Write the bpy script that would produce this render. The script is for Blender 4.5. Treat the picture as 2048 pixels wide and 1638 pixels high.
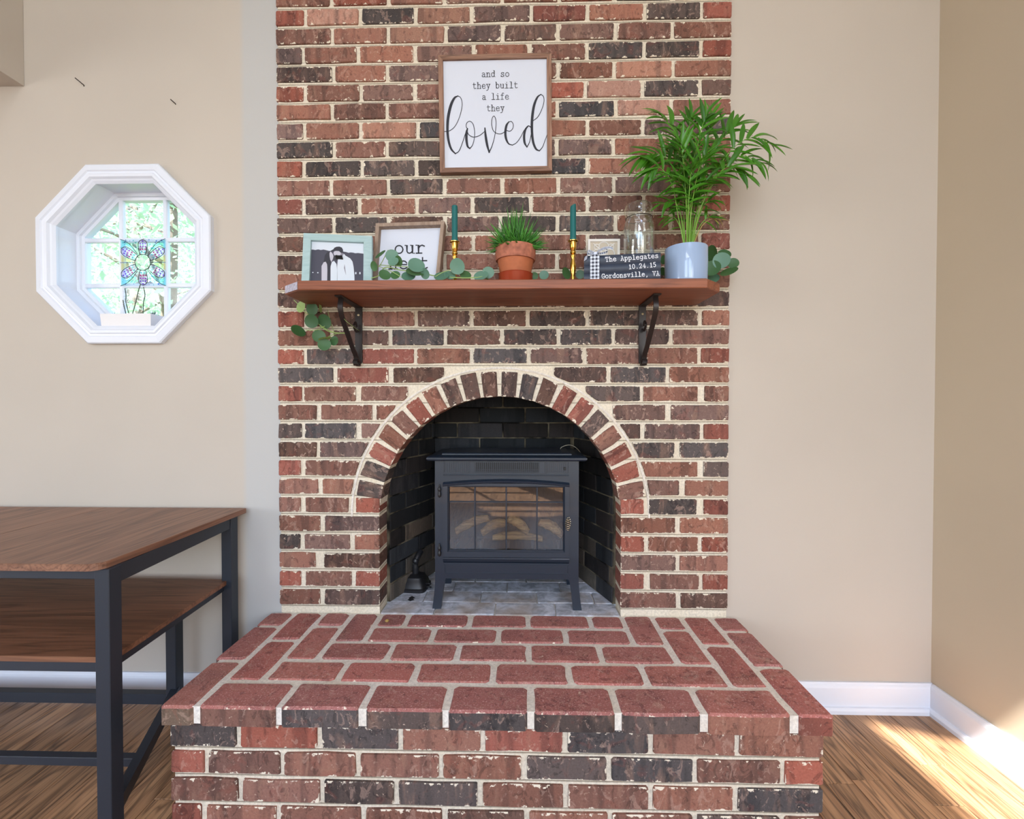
import bpy, math, random
from mathutils import Vector, Matrix

for _o in list(bpy.data.objects):
    bpy.data.objects.remove(_o, do_unlink=True)
scene = bpy.context.scene
col = scene.collection
rnd = random.Random(7)
PI = math.pi

# ------------------------------------------------------------------ camera
CAM = Vector((0.0776, -1.659, 1.104))
YAW, PITCH, ROLL, FPX = 0.022974, -0.014125, 0.000374, 921.6
ROT = Matrix.Rotation(YAW, 3, 'Z') @ Matrix.Rotation(PI / 2 + PITCH, 3, 'X') @ Matrix.Rotation(ROLL, 3, 'Z')
camd = bpy.data.cameras.new('camera')
camd.sensor_fit = 'HORIZONTAL'
camd.sensor_width = 36.0
camd.lens = FPX / 2048 * 36.0
camd.clip_start = 0.01
cam = bpy.data.objects.new('camera', camd)
cam.matrix_world = Matrix.Translation(CAM) @ ROT.to_4x4()
col.objects.link(cam)
scene.camera = cam

# ------------------------------------------------------------------ world, sun, window and fill light, exposure
scene.view_settings.view_transform = 'Standard'
scene.view_settings.look = 'None'
scene.view_settings.gamma = 1.0
scene.view_settings.use_curve_mapping = False
scene.view_settings.exposure = -0.10

world = bpy.data.worlds.new('world')
scene.world = world
world.use_nodes = True
_wn = world.node_tree
_bg = _wn.nodes['Background']
_sky = _wn.nodes.new('ShaderNodeTexSky')
_sky.sky_type = 'NISHITA'
_sky.sun_disc = False
_sky.sun_elevation = math.radians(58)
_sky.sun_rotation = math.radians(200)
_wn.links.new(_sky.outputs[0], _bg.inputs[0])
_bg.inputs[1].default_value = 0.85

SUN_DIR = Vector((0.25, 0.525, -1.0)).normalized()      # way the sunlight travels
sd = bpy.data.lights.new('sun', 'SUN')
sd.energy = 22.0
sd.angle = math.radians(0.9)
sd.color = (1.0, 0.96, 0.90)
sun = bpy.data.objects.new('sun', sd)
sun.rotation_euler = SUN_DIR.to_track_quat('-Z', 'Y').to_euler()
sun.location = (-1, -4, 8)
col.objects.link(sun)


def area_light(name, loc, aim, sx, sy, power, color):
    d = bpy.data.lights.new(name, 'AREA')
    d.shape = 'RECTANGLE'
    d.size, d.size_y, d.energy, d.color = sx, sy, power, color
    o = bpy.data.objects.new(name, d)
    o.location = loc
    o.rotation_euler = (Vector(aim) - Vector(loc)).to_track_quat('-Z', 'Y').to_euler()
    col.objects.link(o)
    return o


# daylight entering by the two tall windows of the rear wall and the skylight
area_light('daylight_rear_window', (-0.95, -4.86, 1.9), (-0.95, 0, 1.9), 1.3, 2.3, 27, (0.86, 0.93, 1.0))
area_light('daylight_rear_window', (0.75, -4.86, 1.9), (0.75, 0, 1.9), 1.3, 2.3, 27, (0.86, 0.93, 1.0))
area_light('daylight_upper_window', (-0.1, -4.86, 3.75), (-1.2, 0, 2.7), 2.2, 0.9, 46, (1.0, 0.95, 0.89))

area_light('fill_left', (-4.32, -3.0, 1.35), (1.5, -0.9, 1.6), 1.7, 1.5, 52, (0.97, 0.97, 1.0))  # unseen fill lamp, added to brighten the right wall
area_light('fill_right', (1.50, -3.7, 1.55), (-1.8, -0.8, 2.2), 1.5, 1.5, 42, (1.0, 0.95, 0.89))  # added fill lamp that lifts the loft face

# ------------------------------------------------------------------ pixel helpers (2048 x 1638 frame)


def ray(x, y):
    return ROT @ Vector(((x - 1024) / FPX, -(y - 819) / FPX, -1.0))


def PY(x, y, Y=0.0):
    d = ray(x, y)
    return CAM + d * ((Y - CAM.y) / d.y)


def PZ(x, y, Z):
    d = ray(x, y)
    return CAM + d * ((Z - CAM.z) / d.z)


def PP(x, y, o, n):
    d = ray(x, y)
    return CAM + d * ((o - CAM).dot(n) / d.dot(n))


# ------------------------------------------------------------------ material helpers
def S(r, g, b):
    def f(c):
        c /= 255.0
        return c / 12.92 if c <= 0.04045 else ((c + 0.055) / 1.055) ** 2.4
    return (f(r), f(g), f(b), 1.0)


class G:
    """small node-graph helper"""

    def __init__(self, name):
        self.m = bpy.data.materials.new(name)
        self.m.use_nodes = True
        self.t = self.m.node_tree
        self.b = self.t.nodes['Principled BSDF']
        self.out = self.t.nodes['Material Output']

    def n(self, typ, ins=None, **at):
        nd = self.t.nodes.new(typ)
        for k, v in at.items():
            setattr(nd, k, v)
        for k, v in (ins or {}).items():
            self.set(nd.inputs[k], v)
        return nd

    def set(self, sock, v):
        if isinstance(v, bpy.types.NodeSocket):
            self.t.links.new(v, sock)
        else:
            sock.default_value = v

    def math(self, op, a, b=0.0, c=0.0, clamp=False):
        nd = self.n('ShaderNodeMath', {0: a, 1: b, 2: c}, operation=op)
        nd.use_clamp = clamp
        return nd.outputs[0]

    def vmath(self, op, a, b):
        return self.n('ShaderNodeVectorMath', {0: a, 1: b}, operation=op).outputs[0]

    def mix(self, f, a, b, mode='MIX'):
        nd = self.t.nodes.new('ShaderNodeMix')
        nd.data_type = 'RGBA'
        nd.blend_type = mode
        self.set(nd.inputs[0], f)
        self.set(nd.inputs[6], a)
        self.set(nd.inputs[7], b)
        return nd.outputs[2]

    def noise(self, vec, scale, detail=2.0, rough=0.55, dist=0.0):
        nd = self.n('ShaderNodeTexNoise', {'Scale': scale, 'Detail': detail, 'Roughness': rough, 'Distortion': dist})
        if vec is not None:
            self.t.links.new(vec, nd.inputs['Vector'])
        return nd.outputs[0]

    def step(self, v, lo, hi, a=0.0, b=1.0):
        nd = self.n('ShaderNodeMapRange', {0: v, 1: lo, 2: hi, 3: a, 4: b})
        nd.clamp = True
        return nd.outputs[0]

    def coord(self, which='Object', scale=None, rand=True):
        tc = self.n('ShaderNodeTexCoord')
        v = tc.outputs[which]
        if rand:
            oi = self.n('ShaderNodeObjectInfo')
            r = self.n('ShaderNodeCombineXYZ', {0: oi.outputs['Random'], 1: oi.outputs['Random'], 2: oi.outputs['Random']})
            r2 = self.vmath('MULTIPLY', r.outputs[0], (37.0, 91.0, 53.0))
            v = self.vmath('ADD', v, r2)
        if scale:
            v = self.vmath('MULTIPLY', v, scale)
        return v

    def bump(self, h, strength=0.3, dist=0.002):
        nd = self.n('ShaderNodeBump', {'Strength': strength, 'Distance': dist, 'Height': h})
        self.t.links.new(nd.outputs[0], self.b.inputs['Normal'])

    def base(self, c):
        self.set(self.b.inputs['Base Color'], c)

    def props(self, **k):
        for kk, v in k.items():
            self.set(self.b.inputs[{'rough': 'Roughness', 'metal': 'Metallic', 'spec': 'Specular IOR Level',
                                    'trans': 'Transmission Weight', 'ior': 'IOR', 'alpha': 'Alpha',
                                    'coat': 'Coat Weight', 'sheen': 'Sheen Weight'}[kk]], v)
        return self.m


def plain(name, c, rough=0.6, metal=0.0, spec=0.5, var=0.0, scale=40.0, bump=0.0, coat=0.0):
    g = G(name)
    if var or bump:
        v = g.coord('Object')
        nz = g.noise(v, scale, 3.0)
        f = g.step(nz, 0.3, 0.7)
        dk = tuple(x * (1 - var) for x in c[:3]) + (1,)
        lt = tuple(min(1, x * (1 + var)) for x in c[:3]) + (1,)
        g.base(g.mix(f, dk, lt))
        if bump:
            g.bump(nz, bump, 0.002)
    else:
        g.base(c)
    return g.props(rough=rough, metal=metal, spec=spec, coat=coat)


MORTAR_C = S(236, 226, 207)


def make_brick_mat(name, top=False, soot=False, smear=True):
    g = G(name)
    oi = g.n('ShaderNodeObjectInfo')
    v = g.coord('Object')
    base = oi.outputs['Color']
    if top:
        base = g.mix(0.66, base, S(190, 118, 112))
    # vertical bands of firing colour
    vb = g.vmath('MULTIPLY', v, (26.0, 2.5, 2.5) if not top else (9.0, 9.0, 9.0))
    band = g.noise(vb, 1.0, 2.0, 0.5)
    bl = g.noise(g.vmath('MULTIPLY', v, (24.0, 7.0, 9.0) if not top else (15.0, 15.0, 15.0)), 1.0, 3.0, 0.6, 0.6)
    dark = g.mix(1.0, base, (0.42, 0.47, 0.52, 1), 'MULTIPLY')
    c = g.mix(g.step(band, 0.52, 0.62, 0, 0.6 if not top else 0.35), base, dark)
    lite = g.mix(0.5, base, S(168, 132, 112)) if not soot else g.mix(1.0, base, (1.6, 1.55, 1.5, 1), 'MULTIPLY')
    c = g.mix(g.step(bl, 0.56, 0.68, 0, 0.62 if not top else .5), c, lite)
    red = g.mix(0.6, base, S(148, 74, 60))
    if not soot:
        c = g.mix(g.step(g.noise(v, 24.0, 2.0, 0.5, 1.0), 0.58, 0.68, 0, 0.3), c, red)
    fine = g.noise(v, 210.0, 3.0, 0.7)
    if not soot:
        pv = g.vmath('MULTIPLY', v, (34.0, 20.0, 20.0) if not top else (30.0, 30.0, 30.0))
        patch = g.noise(pv, 1.0, 4.0, 0.65, 1.5)
        c = g.mix(g.step(patch, 0.57, 0.61, 0, 0.7), c, g.mix(1.0, c, (0.50, 0.50, 0.52, 1), 'MULTIPLY'))
        p2 = g.noise(g.vmath('ADD', pv, (5.3, 9.1, 2.2)), 1.0, 4.0, 0.65, 1.2)
        c = g.mix(g.step(p2, 0.58, 0.62, 0, 0.6), c, g.mix(0.45, c, S(206, 172, 156)))
    c = g.mix(g.step(fine, 0.35, 0.65, 0.0, 0.42), c, g.mix(1.0, c, (0.5, 0.5, 0.5, 1), 'MULTIPLY'))
    # pale smears and specks of mortar
    if not soot:
        sp = g.noise(v, 75.0, 4.0, 0.7, 0.8)
        c = g.mix(g.step(sp, 0.64, 0.70, 0, 0.75), c, S(205, 180, 160))
        if top:
            c = g.mix(g.step(g.noise(v, 230.0, 3.0, 0.7), 0.56, 0.66, 0, 0.6), c, S(222, 178, 172))
    if smear and not soot:
        tc = g.n('ShaderNodeTexCoord')
        sx = g.n('ShaderNodeSeparateXYZ', {0: tc.outputs['Generated']})
        ex = g.math('MULTIPLY', g.math('MINIMUM', sx.outputs[0], g.math('SUBTRACT', 1.0, sx.outputs[0])), 0.19)
        ey = g.math('MULTIPLY', g.math('MINIMUM', sx.outputs[1], g.math('SUBTRACT', 1.0, sx.outputs[1])), 0.055)
        e = g.math('MINIMUM', ex, ey)
        en = g.noise(v, 46.0, 4.0, 0.65)
        e2 = g.math('SUBTRACT', e, g.step(en, 0.46, 0.78, -0.003, 0.013 if not top else 0.006))
        c = g.mix(g.step(e2, -0.0008, 0.0008, 0.92, 0.0), c, MORTAR_C)
    g.base(c)
    h = g.math('ADD', g.math('MULTIPLY', fine, 0.5), g.math('MULTIPLY', bl, 1.2))
    g.bump(h, 0.5, 0.0018)
    return g.props(rough=0.82, spec=0.3)


M = {}
M['brick'] = make_brick_mat('brick_face')
M['brick_side'] = make_brick_mat('brick_side', smear=False)
M['brick_top'] = make_brick_mat('brick_bed', top=True)
M['brick_soot'] = make_brick_mat('brick_soot', soot=True)


def make_mortar(name, z0, pitch, c=MORTAR_C, groove=True):
    g = G(name)
    tc = g.n('ShaderNodeTexCoord')
    geo = g.n('ShaderNodeNewGeometry')
    v = tc.outputs['Object']
    nz = g.noise(v, 130.0, 4.0, 0.7)
    n2 = g.noise(v, 9.0, 3.0)
    dk = tuple(x * 0.74 for x in c[:3]) + (1,)
    cc = g.mix(g.step(nz, 0.35, 0.62), dk, c)
    cc = g.mix(g.step(n2, 0.4, 0.7, 0, 0.35), cc, S(206, 190, 160))
    h = g.math('MULTIPLY', nz, 0.5)
    if groove:
        sx = g.n('ShaderNodeSeparateXYZ', {0: geo.outputs['Position']})
        fr = g.math('FRACT', g.math('ADD', g.math('DIVIDE', g.math('SUBTRACT', sx.outputs[2], z0), pitch), 100.5))
        d = g.math('ABSOLUTE', g.math('SUBTRACT', fr, 0.5))
        gr = g.step(d, 0.012, 0.034)
        h = g.math('ADD', h, g.math('MULTIPLY', gr, 2.6))
        cc = g.mix(g.step(d, 0.010, 0.024, 0.55, 0.0), cc, S(120, 104, 82))
    g.base(cc)
    g.bump(h, 0.7, 0.003)
    return g.props(rough=0.9, spec=0.2)


COURSE, ZJ = 0.0677, 1.4424
M['mortar'] = make_mortar('mortar', ZJ, COURSE)
M['mortar_hearth'] = make_mortar('mortar_hearth', 0.2125, 0.0705)
M['mortar_top'] = make_mortar('mortar_top', 0, 1, S(240, 234, 225), False)
M['mortar_soot'] = make_mortar('mortar_soot', 0, 1, S(15, 14, 13), False)


def make_wall(name, c, strip=None):
    g = G(name)
    tc = g.n('ShaderNodeTexCoord')
    v = tc.outputs['Object']
    f = g.noise(v, 260.0, 2.0)
    b = g.noise(v, 1.4, 3.0)
    dk = tuple(x * 0.95 for x in c[:3]) + (1,)
    cc = g.mix(g.step(b, 0.35, 0.65), dk, c)
    sp = g.noise(v, 7.0, 5.0, 0.75)
    cc = g.mix(g.step(sp, 0.73, 0.8, 0, 0.12), cc, S(120, 105, 90))
    if strip:
        gx = g.n('ShaderNodeSeparateXYZ', {0: g.n('ShaderNodeNewGeometry').outputs['Position']})
        cc = g.mix(g.step(gx.outputs[0], strip[0], strip[0] + 0.02, 0, 0.75), cc, strip[1])
    g.base(cc)
    g.bump(f, 0.12, 0.001)
    return g.props(rough=0.7, spec=0.25)


M['wall'] = make_wall('cream_wall_paint', S(193, 184, 173))
M['wall_strip'] = make_wall('cream_wall_paint_with_grey_strip', S(193, 184, 173), (-0.955, S(182, 184, 185)))  # cream paint with a blue-grey strip next to the chimney
M['wall_bounce'] = make_wall('cream_wall_paint_with_bounce', S(200, 186, 164))  # same cream paint; warm bounce from the wood is mixed into its colour
M['ceiling'] = plain('ceiling_white', S(235, 232, 226), 0.85)
M['trim'] = plain('white_trim_paint', S(222, 227, 238), 0.35, spec=0.5)


def make_wood(name, c1, c2, c3, grain=(1, 0, 0), sc=1.0, rough=0.45, contrast=1.0, bumpv=0.1, spec=0.4, coat=0.0, dark=0.5):
    """wood with the grain along one axis; c1 mid, c2 dark, c3 light"""
    g = G(name)
    v = g.coord('Object')
    s = [(2.2 if a else 38.0) * sc for a in grain]
    vv = g.vmath('MULTIPLY', v, tuple(s))
    n1 = g.noise(vv, 1.0, 4.0, 0.6, 0.6)
    s2 = [(6.0 if a else 190.0) * sc for a in grain]
    n2 = g.noise(g.vmath('MULTIPLY', v, tuple(s2)), 1.0, 3.0, 0.6)
    s3 = [(0.8 if a else 9.0) * sc for a in grain]
    n3 = g.noise(g.vmath('MULTIPLY', v, tuple(s3)), 1.0, 2.0, 0.5, 1.2)
    rings = g.math('FRACT', g.math('MULTIPLY', n3, 9.0))
    rr = g.step(g.math('ABSOLUTE', g.math('SUBTRACT', rings, 0.5)), 0.30, 0.5)
    c = g.mix(g.step(n1, 0.35, 0.65), c3, c1)
    c = g.mix(g.math('MULTIPLY', rr, dark * contrast), c, c2)
    c = g.mix(g.step(n2, 0.52, 0.66, 0.0, 0.55 * contrast), c, c2)
    oi = g.n('ShaderNodeObjectInfo')
    c = g.mix(g.step(oi.outputs['Random'], 0, 1, 0.0, 0.35 * contrast), c, c2)
    g.base(c)
    g.bump(n2, bumpv, 0.001)
    return g.props(rough=rough, spec=spec, coat=coat)


M['oak_floor'] = make_wood('oak_floor', S(170, 128, 94), S(58, 42, 32), S(200, 156, 116), (0, 1, 0), 0.9, 0.33, 1.25, 0.12)
M['walnut_y'] = make_wood('walnut_board', S(134, 94, 74), S(74, 48, 38), S(160, 116, 92), (0, 1, 0), 0.8, 0.42, 0.95)
M['walnut_x'] = make_wood('walnut_shelf', S(124, 84, 62), S(70, 46, 34), S(148, 102, 76), (1, 0, 0), 0.8, 0.45, 0.95)
M['mantel'] = make_wood('stained_pine', S(140, 80, 54), S(84, 46, 32), S(164, 100, 70), (1, 0, 0), 0.8, 0.5, 0.9)
M['mantel_end'] = plain('raw_end_grain', S(176, 172, 186), 0.8, var=0.3, scale=120)
M['frame_wood'] = make_wood('sign_frame_wood', S(134, 98, 78), S(74, 56, 50), S(166, 130, 110), (0, 0, 1), 2.0, 0.7, 0.9)
M['frame_wood_x'] = make_wood('sign_frame_wood_x', S(134, 98, 78), S(74, 56, 50), S(166, 130, 110), (1, 0, 0), 2.0, 0.7, 0.9)
M['frame_grey'] = make_wood('weathered_frame_wood', S(150, 128, 112), S(112, 92, 80), S(170, 150, 134), (0, 0, 1), 2.0, 0.75, 0.5)
M['desk_metal'] = plain('blue_black_powder_coat', S(40, 46, 56), 0.42, spec=0.45)
M['stove'] = plain('charcoal_blue_stove_enamel', S(30, 40, 54), 0.34, spec=0.5, var=0.05, scale=300, bump=0.03, coat=0.2)
M['stove_dark'] = plain('stove_inside_black', S(22, 23, 25), 0.7)
M['black'] = plain('black', S(14, 14, 15), 0.6)
M['iron'] = plain('black_cast_iron', S(30, 30, 33), 0.42, spec=0.5, var=0.15, scale=90, bump=0.1)
M['bracket'] = plain('dark_iron_bracket', S(40, 33, 32), 0.4, spec=0.5, metal=0.25)
M['brass'] = plain('polished_brass', S(226, 178, 84), 0.18, metal=1.0)
M['teal_wax'] = plain('teal_wax', S(20, 98, 98), 0.42, spec=0.5)
M['terracotta'] = plain('terracotta', S(172, 98, 62), 0.75, var=0.12, scale=30, bump=0.06)
M['terracotta_rim'] = plain('stained_terracotta', S(166, 102, 80), 0.8, var=0.3, scale=60, bump=0.1)
M['saucer'] = plain('glossy_red_brown_plastic', S(152, 62, 38), 0.2)
M['blue_pot'] = plain('blue_grey_glaze', S(150, 172, 204), 0.12, spec=0.6)
M['mint'] = make_wood('mint_paint', S(160, 186, 188), S(140, 168, 172), S(172, 196, 198), (1, 0, 0), 1.0, 0.55, 0.6)
M['paper'] = plain('white_print', S(206, 212, 226), 0.6)
M['ink'] = plain('black_ink', S(38, 40, 50), 0.7)
M['white_ink'] = plain('white_ink', S(235, 238, 245), 0.6)
M['book'] = plain('navy_book_paint', S(40, 50, 68), 0.5, var=0.1, scale=60)
M['pages'] = plain('page_edges', S(196, 172, 140), 0.9, var=0.2, scale=300)
M['white_resin'] = plain('white_resin', S(224, 220, 214), 0.6)
M['tile_ground'] = plain('tan_resin_ground', S(196, 184, 166), 0.8)
M['soil'] = plain('soil', S(52, 38, 28), 0.95, var=0.3, scale=120)
M['planter'] = plain('white_planter', S(222, 220, 222), 0.5)
M['succ'] = plain('succulent_dark', S(66, 74, 62), 0.6)
M['succ_blue'] = plain('succulent_blue', S(70, 82, 104), 0.6)
M['nail'] = plain('nail_steel', S(40, 30, 25), 0.4, metal=0.6)
M['log'] = make_wood('log_bark', S(166, 122, 72), S(60, 40, 26), S(212, 172, 112), (1, 0, 0), 1.6, 0.85, 1.0, 0.5)
M['wire'] = plain('pale_wire', S(200, 190, 168), 0.5)
M['silver'] = plain('coil_steel', S(214, 204, 180), 0.25, metal=1.0)
M['screw'] = plain('zinc_screw', S(190, 180, 150), 0.35, metal=0.8)
M['skin_grey'] = plain('photo_pale_grey', S(186, 184, 196), 0.6)
M['photo_dark'] = plain('photo_dark_grey', S(66, 66, 80), 0.6)
M['photo_black'] = plain('photo_charcoal', S(46, 46, 56), 0.6)
M['photo_white'] = plain('photo_white', S(204, 212, 222), 0.6)
M['photo_mid'] = plain('photo_mid_grey', S(130, 126, 138), 0.6)
M['pebble'] = plain('ochre_crumb', S(178, 146, 84), 0.9)
M['ground'] = plain('lawn', S(90, 120, 60), 0.9, var=0.3, scale=3)
M['bark'] = plain('tree_bark', S(130, 116, 104), 0.9, var=0.3, scale=12)


def make_leaf(name, c, c2, rough=0.45, trans=0.25, veins=False):
    g = G(name)
    v = g.coord('Object')
    nz = g.noise(v, 60.0, 2.0)
    oi = g.n('ShaderNodeObjectInfo')
    f = g.math('ADD', g.math('MULTIPLY', nz, 0.5), g.math('MULTIPLY', oi.outputs['Random'], 0.6), clamp=True)
    cc = g.mix(f, c, c2)
    g.base(cc)
    g.props(rough=rough, spec=0.45)
    tr = g.n('ShaderNodeBsdfTranslucent', {'Color': g.mix(0.5, cc, S(150, 190, 60))})
    mx = g.n('ShaderNodeMixShader', {0: trans})
    g.t.links.new(g.b.outputs[0], mx.inputs[1])
    g.t.links.new(tr.outputs[0], mx.inputs[2])
    g.t.links.new(mx.outputs[0], g.out.inputs[0])
    return g.m


M['euc'] = make_leaf('eucalyptus_leaf', S(62, 104, 84), S(110, 150, 132), 0.5, 0.12)
M['euc_dark'] = make_leaf('eucalyptus_leaf_dark', S(40, 78, 46), S(70, 112, 66), 0.5, 0.12)
M['euc_pale'] = make_leaf('eucalyptus_leaf_pale', S(128, 164, 92), S(170, 196, 128), 0.5, 0.25)
M['stem'] = plain('pale_green_stem', S(150, 176, 104), 0.6)
M['palm'] = make_leaf('palm_leaflet', S(22, 74, 18), S(80, 146, 36), 0.3, 0.2)
M['palm_stem'] = plain('palm_stem', S(120, 170, 62), 0.5)
M['palm_dry'] = make_leaf('dry_leaflet', S(180, 160, 80), S(206, 186, 110), 0.6, 0.3)
M['spiky'] = make_leaf('spiky_succulent_leaf', S(24, 76, 26), S(92, 166, 66), 0.28, 0.1)
M['tree_leaf'] = make_leaf('tree_leaf', S(176, 214, 196), S(230, 246, 230), 0.4, 0.5)  # bleached leaves: outdoor overexposure is put into these pale colours


def make_glass(name, tint=(1, 1, 1, 1), refl=0.1, rough=0.0):
    g = G(name)
    tr = g.n('ShaderNodeBsdfTransparent', {'Color': tint})
    gl = g.n('ShaderNodeBsdfGlossy', {'Color': (1, 1, 1, 1), 'Roughness': rough})
    lw = g.n('ShaderNodeLayerWeight', {'Blend': 0.25})
    f = g.step(lw.outputs['Facing'], 0.0, 1.0, refl, min(1.0, refl + 0.6))
    mx = g.n('ShaderNodeMixShader', {0: f})
    g.t.links.new(tr.outputs[0], mx.inputs[1])
    g.t.links.new(gl.outputs[0], mx.inputs[2])
    g.t.links.new(mx.outputs[0], g.out.inputs[0])
    return g.m


M['pane'] = make_glass('window_glass', (0.96, 0.985, 1.0, 1), 0.05)
M['stove_glass'] = make_glass('stove_glass', (0.80, 0.82, 0.85, 1), 0.065)
M['jar_glass'] = make_glass('jar_glass', (0.93, 0.95, 0.95, 1), 0.05, 0.0)


def gingham():
    g = G('gingham_ribbon')
    tc = g.n('ShaderNodeTexCoord')
    s = g.n('ShaderNodeSeparateXYZ', {0: tc.outputs['UV']})
    a = g.math('GREATER_THAN', g.math('FRACT', s.outputs[0]), 0.5)
    b = g.math('GREATER_THAN', g.math('FRACT', s.outputs[1]), 0.5)
    k = g.math('MULTIPLY', g.math('ADD', a, b), 0.5)
    g.base(g.mix(k, S(214, 222, 240), S(24, 30, 46)))
    return g.props(rough=0.8)


M['gingham'] = gingham()

# ------------------------------------------------------------------ object helpers
WLOC = {}


def tag(o, label=None, cat=None, group=None, kind=None):
    if label:
        o['label'] = label
    if cat:
        o['category'] = cat
    if group:
        o['group'] = group
    if kind:
        o['kind'] = kind
    return o


def thing(name, loc, label=None, cat=None, group=None, kind=None):
    o = bpy.data.objects.new(name, None)
    o.empty_display_size = 0.05
    o.location = loc
    col.objects.link(o)
    WLOC[o] = Vector(loc)
    return tag(o, label, cat, group, kind)


def catmull(pts, k=6, closed=False):
    P = [Vector(p) for p in pts]
    n = len(P)
    out = []
    rng = range(n) if closed else range(n - 1)
    for i in rng:
        p1, p2 = P[i], P[(i + 1) % n]
        p0 = P[(i - 1) % n] if (closed or i > 0) else p1 * 2 - p2
        p3 = P[(i + 2) % n] if (closed or i + 2 < n) else p2 * 2 - p1
        for j in range(k):
            t = j / k
            out.append(0.5 * ((2 * p1) + (p2 - p0) * t + (2 * p0 - 5 * p1 + 4 * p2 - p3) * t * t + (3 * p1 - p0 - 3 * p2 + p3) * t ** 3))
    if not closed:
        out.append(P[-1])
    return out


class MB:
    def __init__(self, xf=None):
        self.v, self.f, self.mi, self.uv = [], [], [], {}
        self.xf = xf

    def add(self, verts, faces, mi=0):
        b = len(self.v)
        for p in verts:
            p = Vector(p)
            self.v.append(self.xf @ p if self.xf else p)
        for f in faces:
            self.f.append(tuple(b + i for i in f))
            self.mi.append(mi)
        return b

    def box(self, a, b, mi=0, bev=0.0):
        x0, y0, z0 = [min(a[i], b[i]) for i in range(3)]
        x1, y1, z1 = [max(a[i], b[i]) for i in range(3)]
        if bev <= 0:
            self.add([(x0, y0, z0), (x1, y0, z0), (x1, y1, z0), (x0, y1, z0), (x0, y0, z1), (x1, y0, z1), (x1, y1, z1), (x0, y1, z1)],
                     [(0, 3, 2, 1), (4, 5, 6, 7), (0, 1, 5, 4), (1, 2, 6, 5), (2, 3, 7, 6), (3, 0, 4, 7)], mi)
            return
        e = min(bev, (x1 - x0) / 2.01, (y1 - y0) / 2.01, (z1 - z0) / 2.01)
        V, idx = [], {}
        for sx in (0, 1):
            for sy in (0, 1):
                for sz in (0, 1):
                    X, Y, Z = (x0, x1)[sx], (y0, y1)[sy], (z0, z1)[sz]
                    ix, iy, iz = X + (e, -e)[sx], Y + (e, -e)[sy], Z + (e, -e)[sz]
                    idx[sx, sy, sz] = len(V)
                    V += [(X, iy, iz), (ix, Y, iz), (ix, iy, Z)]
        F = []
        for s in (0, 1):
            q = [idx[s, 0, 0], idx[s, 1, 0], idx[s, 1, 1], idx[s, 0, 1]]
            F.append(tuple(q if s else q[::-1]))
            q = [idx[0, s, 0] + 1, idx[1, s, 0] + 1, idx[1, s, 1] + 1, idx[0, s, 1] + 1]
            F.append(tuple(q[::-1] if s else q))
            q = [idx[0, 0, s] + 2, idx[1, 0, s] + 2, idx[1, 1, s] + 2, idx[0, 1, s] + 2]
            F.append(tuple(q if s else q[::-1]))
        for a_ in (0, 1):
            for b_ in (0, 1):
                F.append((idx[a_, b_, 0], idx[a_, b_, 1], idx[a_, b_, 1] + 1, idx[a_, b_, 0] + 1))
                F.append((idx[a_, 0, b_], idx[a_, 1, b_], idx[a_, 1, b_] + 2, idx[a_, 0, b_] + 2))
                F.append((idx[0, a_, b_] + 1, idx[1, a_, b_] + 1, idx[1, a_, b_] + 2, idx[0, a_, b_] + 2))
        for k, i in idx.items():
            F.append((i, i + 1, i + 2))
        self.add(V, F, mi)

    def rings(self, rings, close=True, cap0=False, cap1=False, mi=0):
        n = len(rings[0])
        b = self.add([p for r in rings for p in r], [], mi)
        F = []
        for i in range(len(rings) - 1):
            for j in range(n if close else n - 1):
                k = (j + 1) % n
                F.append((b + i * n + j, b + i * n + k, b + (i + 1) * n + k, b + (i + 1) * n + j))
        if cap0:
            F.append(tuple(b + j for j in range(n))[::-1])
        if cap1:
            F.append(tuple(b + (len(rings) - 1) * n + j for j in range(n)))
        for f in F:
            self.f.append(f)
            self.mi.append(mi)

    def lathe(self, prof, c=(0, 0, 0), seg=28, mi=0, cap=True, ell=(1, 1)):
        R = []
        for r, z in prof:
            R.append([(c[0] + r * ell[0] * math.cos(2 * PI * j / seg), c[1] + r * ell[1] * math.sin(2 * PI * j / seg), c[2] + z) for j in range(seg)])
        self.rings(R, True, cap, cap, mi)

    def tube(self, pts, r, seg=7, mi=0, cap=True):
        P = [Vector(p) for p in pts]
        R = []
        up = Vector((0, 0, 1))
        for i, p in enumerate(P):
            t = (P[min(i + 1, len(P) - 1)] - P[max(i - 1, 0)])
            if t.length < 1e-9:
                t = Vector((0, 0, 1))
            t.normalize()
            a = t.cross(up)
            if a.length < 0.15:
                a = t.cross(Vector((0, 1, 0)))
            a.normalize()
            b = a.cross(t)
            rr = r[i] if isinstance(r, (list, tuple)) else r
            R.append([p + a * rr * math.cos(2 * PI * j / seg) + b * rr * math.sin(2 * PI * j / seg) for j in range(seg)])
        self.rings(R, True, cap, cap, mi)

    def prism(self, poly, y0, y1, mi=0, axis='y'):
        """polygon in XZ (axis y) or XY (axis z) or YZ (axis x), extruded"""
        def mk(p, d):
            return {'y': (p[0], d, p[1]), 'z': (p[0], p[1], d), 'x': (d, p[0], p[1])}[axis]
        n = len(poly)
        b = self.add([mk(p, y0) for p in poly] + [mk(p, y1) for p in poly], [], mi)
        F = [tuple(range(b, b + n)), tuple(range(b + 2 * n - 1, b + n - 1, -1))]
        for i in range(n):
            j = (i + 1) % n
            F.append((b + j, b + i, b + n + i, b + n + j))
        for f in F:
            self.f.append(f)
            self.mi.append(mi)

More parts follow.
